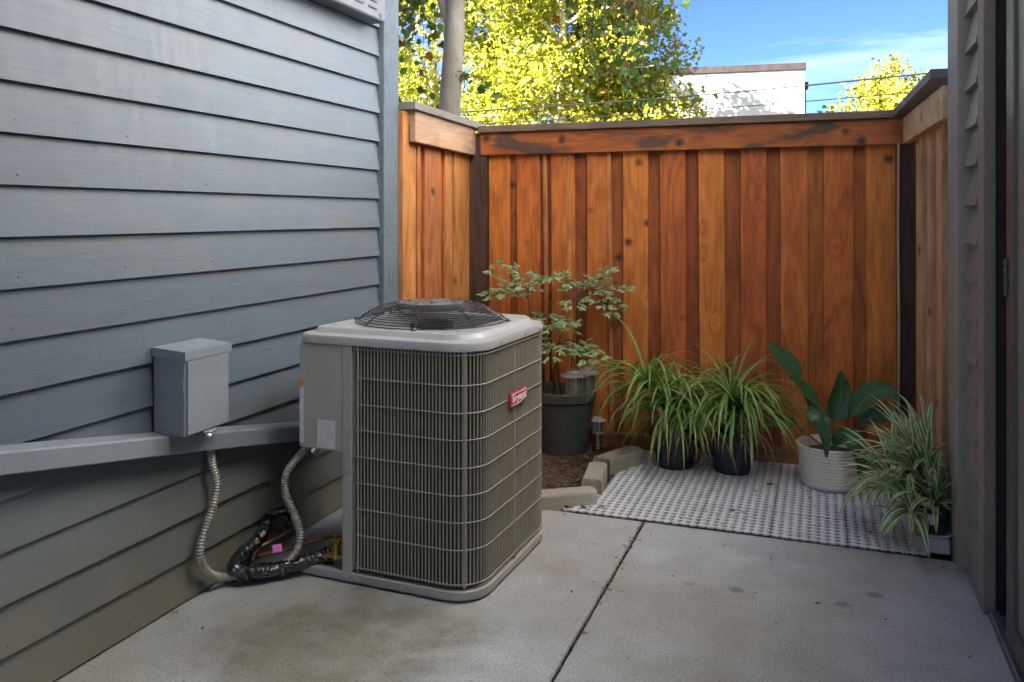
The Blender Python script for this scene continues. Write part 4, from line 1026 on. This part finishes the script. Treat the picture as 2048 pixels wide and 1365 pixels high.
lt_ = MB()
for i in range(260):
    if i < 150: x, y, z = random.uniform(-1.1, .42), random.uniform(3.84, 4.9), .0135
    else:
        x, y, z = random.uniform(-2.1, .5), 3.8 - abs(random.gauss(0, .6)), .002
        if i > 220: x = -.76 + random.gauss(0, .02)
    if -1.95 < x < -1.1 and 2.7 < y < 3.6: continue
    sz = random.uniform(.003, .009); a = random.uniform(0, 6.28); ca, sa = math.cos(a), math.sin(a); L = sz * random.uniform(1, 2.2)
    lt_.add([(x - ca * L, y - sa * L, z), (x + sa * sz * .6, y - ca * sz * .6, z + sz * random.uniform(.1, .7)), (x + ca * L, y + sa * L, z + .001), (x - sa * sz * .6, y + ca * sz * .6, z + sz * .3)], [(0, 1, 2, 3)])
tag(lt_.build('leaf_litter', MT['dry']), 'small brown leaf crumbs scattered over tiles and concrete', 'leaf litter', kind='stuff')
# ------------------------------------------------------------------ beyond the fence
wb = thing('white_building', 'white stucco building with brown coping beyond the fence', 'building', (-2.5, 25, 0), .10)
b = MB(); b.box(-5.2, 2.07, 0, 9, -.06, 5.52); b.build('wall', MT['stucco'], wb)
b = MB(); b.box(-5.25, 2.11, -.06, 9.05, 5.525, 5.72, .01); b.build('coping', MT['coping'], wb)
b = MB(); b.box(2.075, 2.19, .15, .40, 5.0, 5.2, .01); b.box(2.075, 2.13, .22, .30, 0, 5.0); b.build('downpipe', MT['coping'], wb)

def leafquad(b, p, s_, rs):
    n = Vector((rs.gauss(0, 1), rs.gauss(0, 1), rs.gauss(0, 1) + .5)).normalized(); a = n.orthogonal().normalized(); c = n.cross(a); th = rs.uniform(0, 6.28)
    a, c = a * math.cos(th) + c * math.sin(th), c * math.cos(th) - a * math.sin(th)
    b.add([p - a * s_ * .5, p + c * s_ * .48 + n * s_ * .12, p + a * s_ * .55, p - c * s_ * .48 + n * s_ * .12], [(0, 1, 2, 3)])
def maple(b, p, s_, nrm, th):
    n = nrm.normalized(); a = n.orthogonal().normalized(); c = n.cross(a); a, c = a * math.cos(th) + c * math.sin(th), c * math.cos(th) - a * math.sin(th)
    out = [(-.42, 0), (-.38, .28), (-.08, .30), (.02, .55), (.18, .28), (.55, .0), (.18, -.28), (.02, -.55), (-.08, -.30), (-.38, -.28)]
    b.add([p] + [p + a * x * s_ + c * y * s_ - n * (abs(y) * .25 * s_) for x, y in out], [(0, 1 + k, 1 + (k + 1) % len(out)) for k in range(len(out))])
def tree(name, label, loc, H, cr, nleaf, ls, mat, bark, trunk_r, seed, zlow, clump=.55, nlimb=26, lean=(0, 0), fill=1):
    rs = random.Random(seed); t = thing(name, label, 'tree', loc); b = MB(); q = MB()
    top = Vector((lean[0], lean[1], H * .92)); ax = spline([(0, 0, -.1), (lean[0] * .2 + rs.uniform(-.1, .1), lean[1] * .2, H * .3), (lean[0] * .6, lean[1] * .6 + rs.uniform(-.1, .1), H * .6), top], 6)
    b.tube(ax, [trunk_r * (1 - .85 * i / len(ax)) for i in range(len(ax))], 12)
    cents = []
    for i in range(nlimb):
        f = (i + .5) / nlimb; z0 = zlow * .8 + (H * .88 - zlow * .8) * f; k = min(len(ax) - 1, int(z0 / H / .92 * len(ax))); s0 = ax[k]
        a = 2.399 * i + rs.uniform(-.4, .4); prof_ = math.sin(math.pi * min(1, (.22 + .78 * f))) ** .7; L = cr * prof_ * rs.uniform(.65, 1.1)
        e = s0 + Vector((math.cos(a) * L, math.sin(a) * L, L * rs.uniform(.05, .5))); m1 = s0.lerp(e, .5) + Vector((0, 0, .12 * L))
        b.tube(spline([s0, m1, e], 4), [trunk_r * .32 * (1 - .11 * j) for j in range(9)], 6)
        for j in range(5):
            cents.append((s0.lerp(e, rs.uniform(.35, 1.05)) + Vector((rs.gauss(0, .35), rs.gauss(0, .35), rs.gauss(0, .35))) * (cr / 3), clump * rs.uniform(.6, 1.4)))
    for i in range(nleaf):
        c, r = cents[rs.randrange(len(cents))]
        d = Vector((rs.gauss(0, 1), rs.gauss(0, 1), rs.gauss(0, .8))).normalized() * r * rs.random() ** .45
        leafquad(q, c + d, ls * rs.uniform(.7, 1.3), rs)
    b.build('trunk', bark, t, True); q.build('crown', mat, t)
    return t
tree('plane_tree', 'sunlit yellow-green tree with a white trunk beyond the back fence', (-5.95, 19.8, -.06), 9.4, 2.9, 26000, .115, MT['leaf_far'], MT['bark_white'], .19, 3, 2.6, .60, 34)
tree('plane_tree', 'bright leafy tree partly hidden behind the grey trunk', (-9.6, 20.0, -.06), 11.0, 3.3, 26000, .115, MT['leaf_far'], MT['bark_white'], .20, 5, 2.4, .62, 34)
tree('plane_tree', 'yellow-green tree overlapping the white building with a trailing branch', (-4.75, 21.2, -.06), 7.6, 1.8, 12000, .115, MT['leaf_far'], MT['bark_white'], .15, 11, 3.4, .5, 26)
tree('broadleaf_tree', 'low yellow tree right of the white building', (1.9, 29, -.06), 6.3, 2.3, 10000, .125, MT['leaf_yel'], MT['bark'], .14, 21, 2.2, .55, 24)

# near tree: grey trunk behind the left fence corner, drooping twigs
rs = random.Random(5)
nt_ = thing('street_tree', 'smooth grey tree trunk behind the fence with drooping dark green branches', 'tree', (-3.75, 8.2, -.06))
b = MB(); tk = spline([(-.06, .0, -.05), (-.03, 0, 1.2), (.02, .0, 2.5), (.08, .0, 3.4), (.12, .0, 4.4), (.15, .05, 5.6), (.12, .1, 7.2)], 7)
b.tube(tk, [.150 - .0022 * i + (.012 if i == 21 else 0) for i in range(len(tk))], 18)
b.tube(spline([(.06, 0, 3.38), (-.06, -.02, 3.75), (-.30, -.05, 4.5), (-.7, 0, 5.6)], 6), [.055 - .0015 * i for i in range(19)], 10)
limbs = [[(.10, 0, 4.1), (.7, .2, 4.55), (1.4, .5, 4.65), (2.3, .7, 4.30)], [(.12, 0, 4.6), (.9, -.1, 5.1), (1.8, .3, 5.1), (2.7, .4, 4.7)], [(.12, 0, 5.0), (-.6, .3, 5.5), (-1.2, .4, 5.2)], [(.13, .05, 5.4), (.5, .8, 6.2), (1.0, 1.4, 6.4)], [(.08, 0, 3.9), (-.5, .1, 4.3), (-.95, .2, 4.25)], [(.13, .05, 5.8), (.6, -.6, 6.6), (1.2, -.8, 6.8)]]
for L in limbs:
    q = spline(L, 6); b.tube(q, [.05 * (1 - .8 * i / len(q)) for i in range(len(q))], 8)
b.build('trunk', MT['bark'], nt_, True)
tw = MB(); lv = MB()
def twig(p, vx, vy, L, drop, dens, ls=.105):
    pts = [Vector(p)]; d = Vector((vx, vy, -.25)); n = 9
    for i in range(n):
        d = d * .82 + Vector((rs.uniform(-.06, .06), rs.uniform(-.06, .06), -drop * .25)); pts.append(pts[-1] + d.normalized() * (L / n))
    tw.tube(pts, [.006 - .0005 * i for i in range(n + 1)], 5)
    for i in range(1, n + 1):
        for k in range(dens):
            if rs.random() < .8:
                c = pts[i - 1].lerp(pts[i], rs.random()); o_ = Vector((rs.gauss(0, 1), rs.gauss(0, 1), rs.uniform(-1, .2))).normalized() * rs.uniform(.05, .14)
                tw.tube([c, c + o_], .0014, 3, False)
                maple(lv, c + o_, ls * rs.uniform(.6, 1.25), Vector((rs.gauss(0, .7), rs.gauss(0, .9) - .5, rs.gauss(0, .6) + .45)), rs.uniform(0, 6.28))
# drooping sprays to the right of the trunk
for i in range(26):
    t = rs.random(); q = spline(limbs[0], 6); p = q[int((.45 + .55 * t) * (len(q) - 1))]
    twig(p + Vector((rs.uniform(-.1, .25), rs.uniform(-.3, .3), 0)), rs.uniform(-.35, .5), rs.uniform(-.3, .3), rs.uniform(.9, 2.15), rs.uniform(.7, 1.5), 2)
for i in range(16):
    t = rs.random(); q = spline(limbs[1], 6); p = q[int((.4 + .6 * t) * (len(q) - 1))]
    twig(p + Vector((rs.uniform(-.2, .2), rs.uniform(-.3, .3), 0)), rs.uniform(-.4, .4), rs.uniform(-.3, .3), rs.uniform(.8, 1.6), rs.uniform(.4, 1.2), 2)
for i in range(7):
    q = spline(limbs[4], 6); p = q[int(rs.uniform(.3, 1) * (len(q) - 1))]
    twig(p, rs.uniform(-.4, .3), rs.uniform(-.3, .3), rs.uniform(.7, 1.7), rs.uniform(.6, 1.3), 2, .12)
twig((.10, -.05, 3.0), .9, -.2, .75, .1, 2)
for L in limbs[2:]:
    q = spline(L, 6)
    for i in range(10):
        twig(q[int(rs.uniform(.4, 1) * (len(q) - 1))], rs.uniform(-.6, .6), rs.uniform(-.6, .6), rs.uniform(.6, 1.3), rs.uniform(.2, .9), 2)
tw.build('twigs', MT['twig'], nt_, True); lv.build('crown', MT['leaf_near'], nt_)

# overhead cables
for lab, a, m_, c in [('upper black overhead cable crossing in front of the white building', (-14, 14, 3.20), (-2.1, 14.4, 3.42), (9, 15, 4.15)), ('lower thin overhead cable crossing in front of the white building', (-14, 14.2, 2.95), (-2.1, 14.6, 3.20), (9, 15.2, 3.80))]:
    b = MB(); b.tube(spline([a, m_, c], 10), .013 if 'upper' in lab else .009, 6); tag(b.build('overhead_cable', MT['wire'], None, True), lab, 'cable')
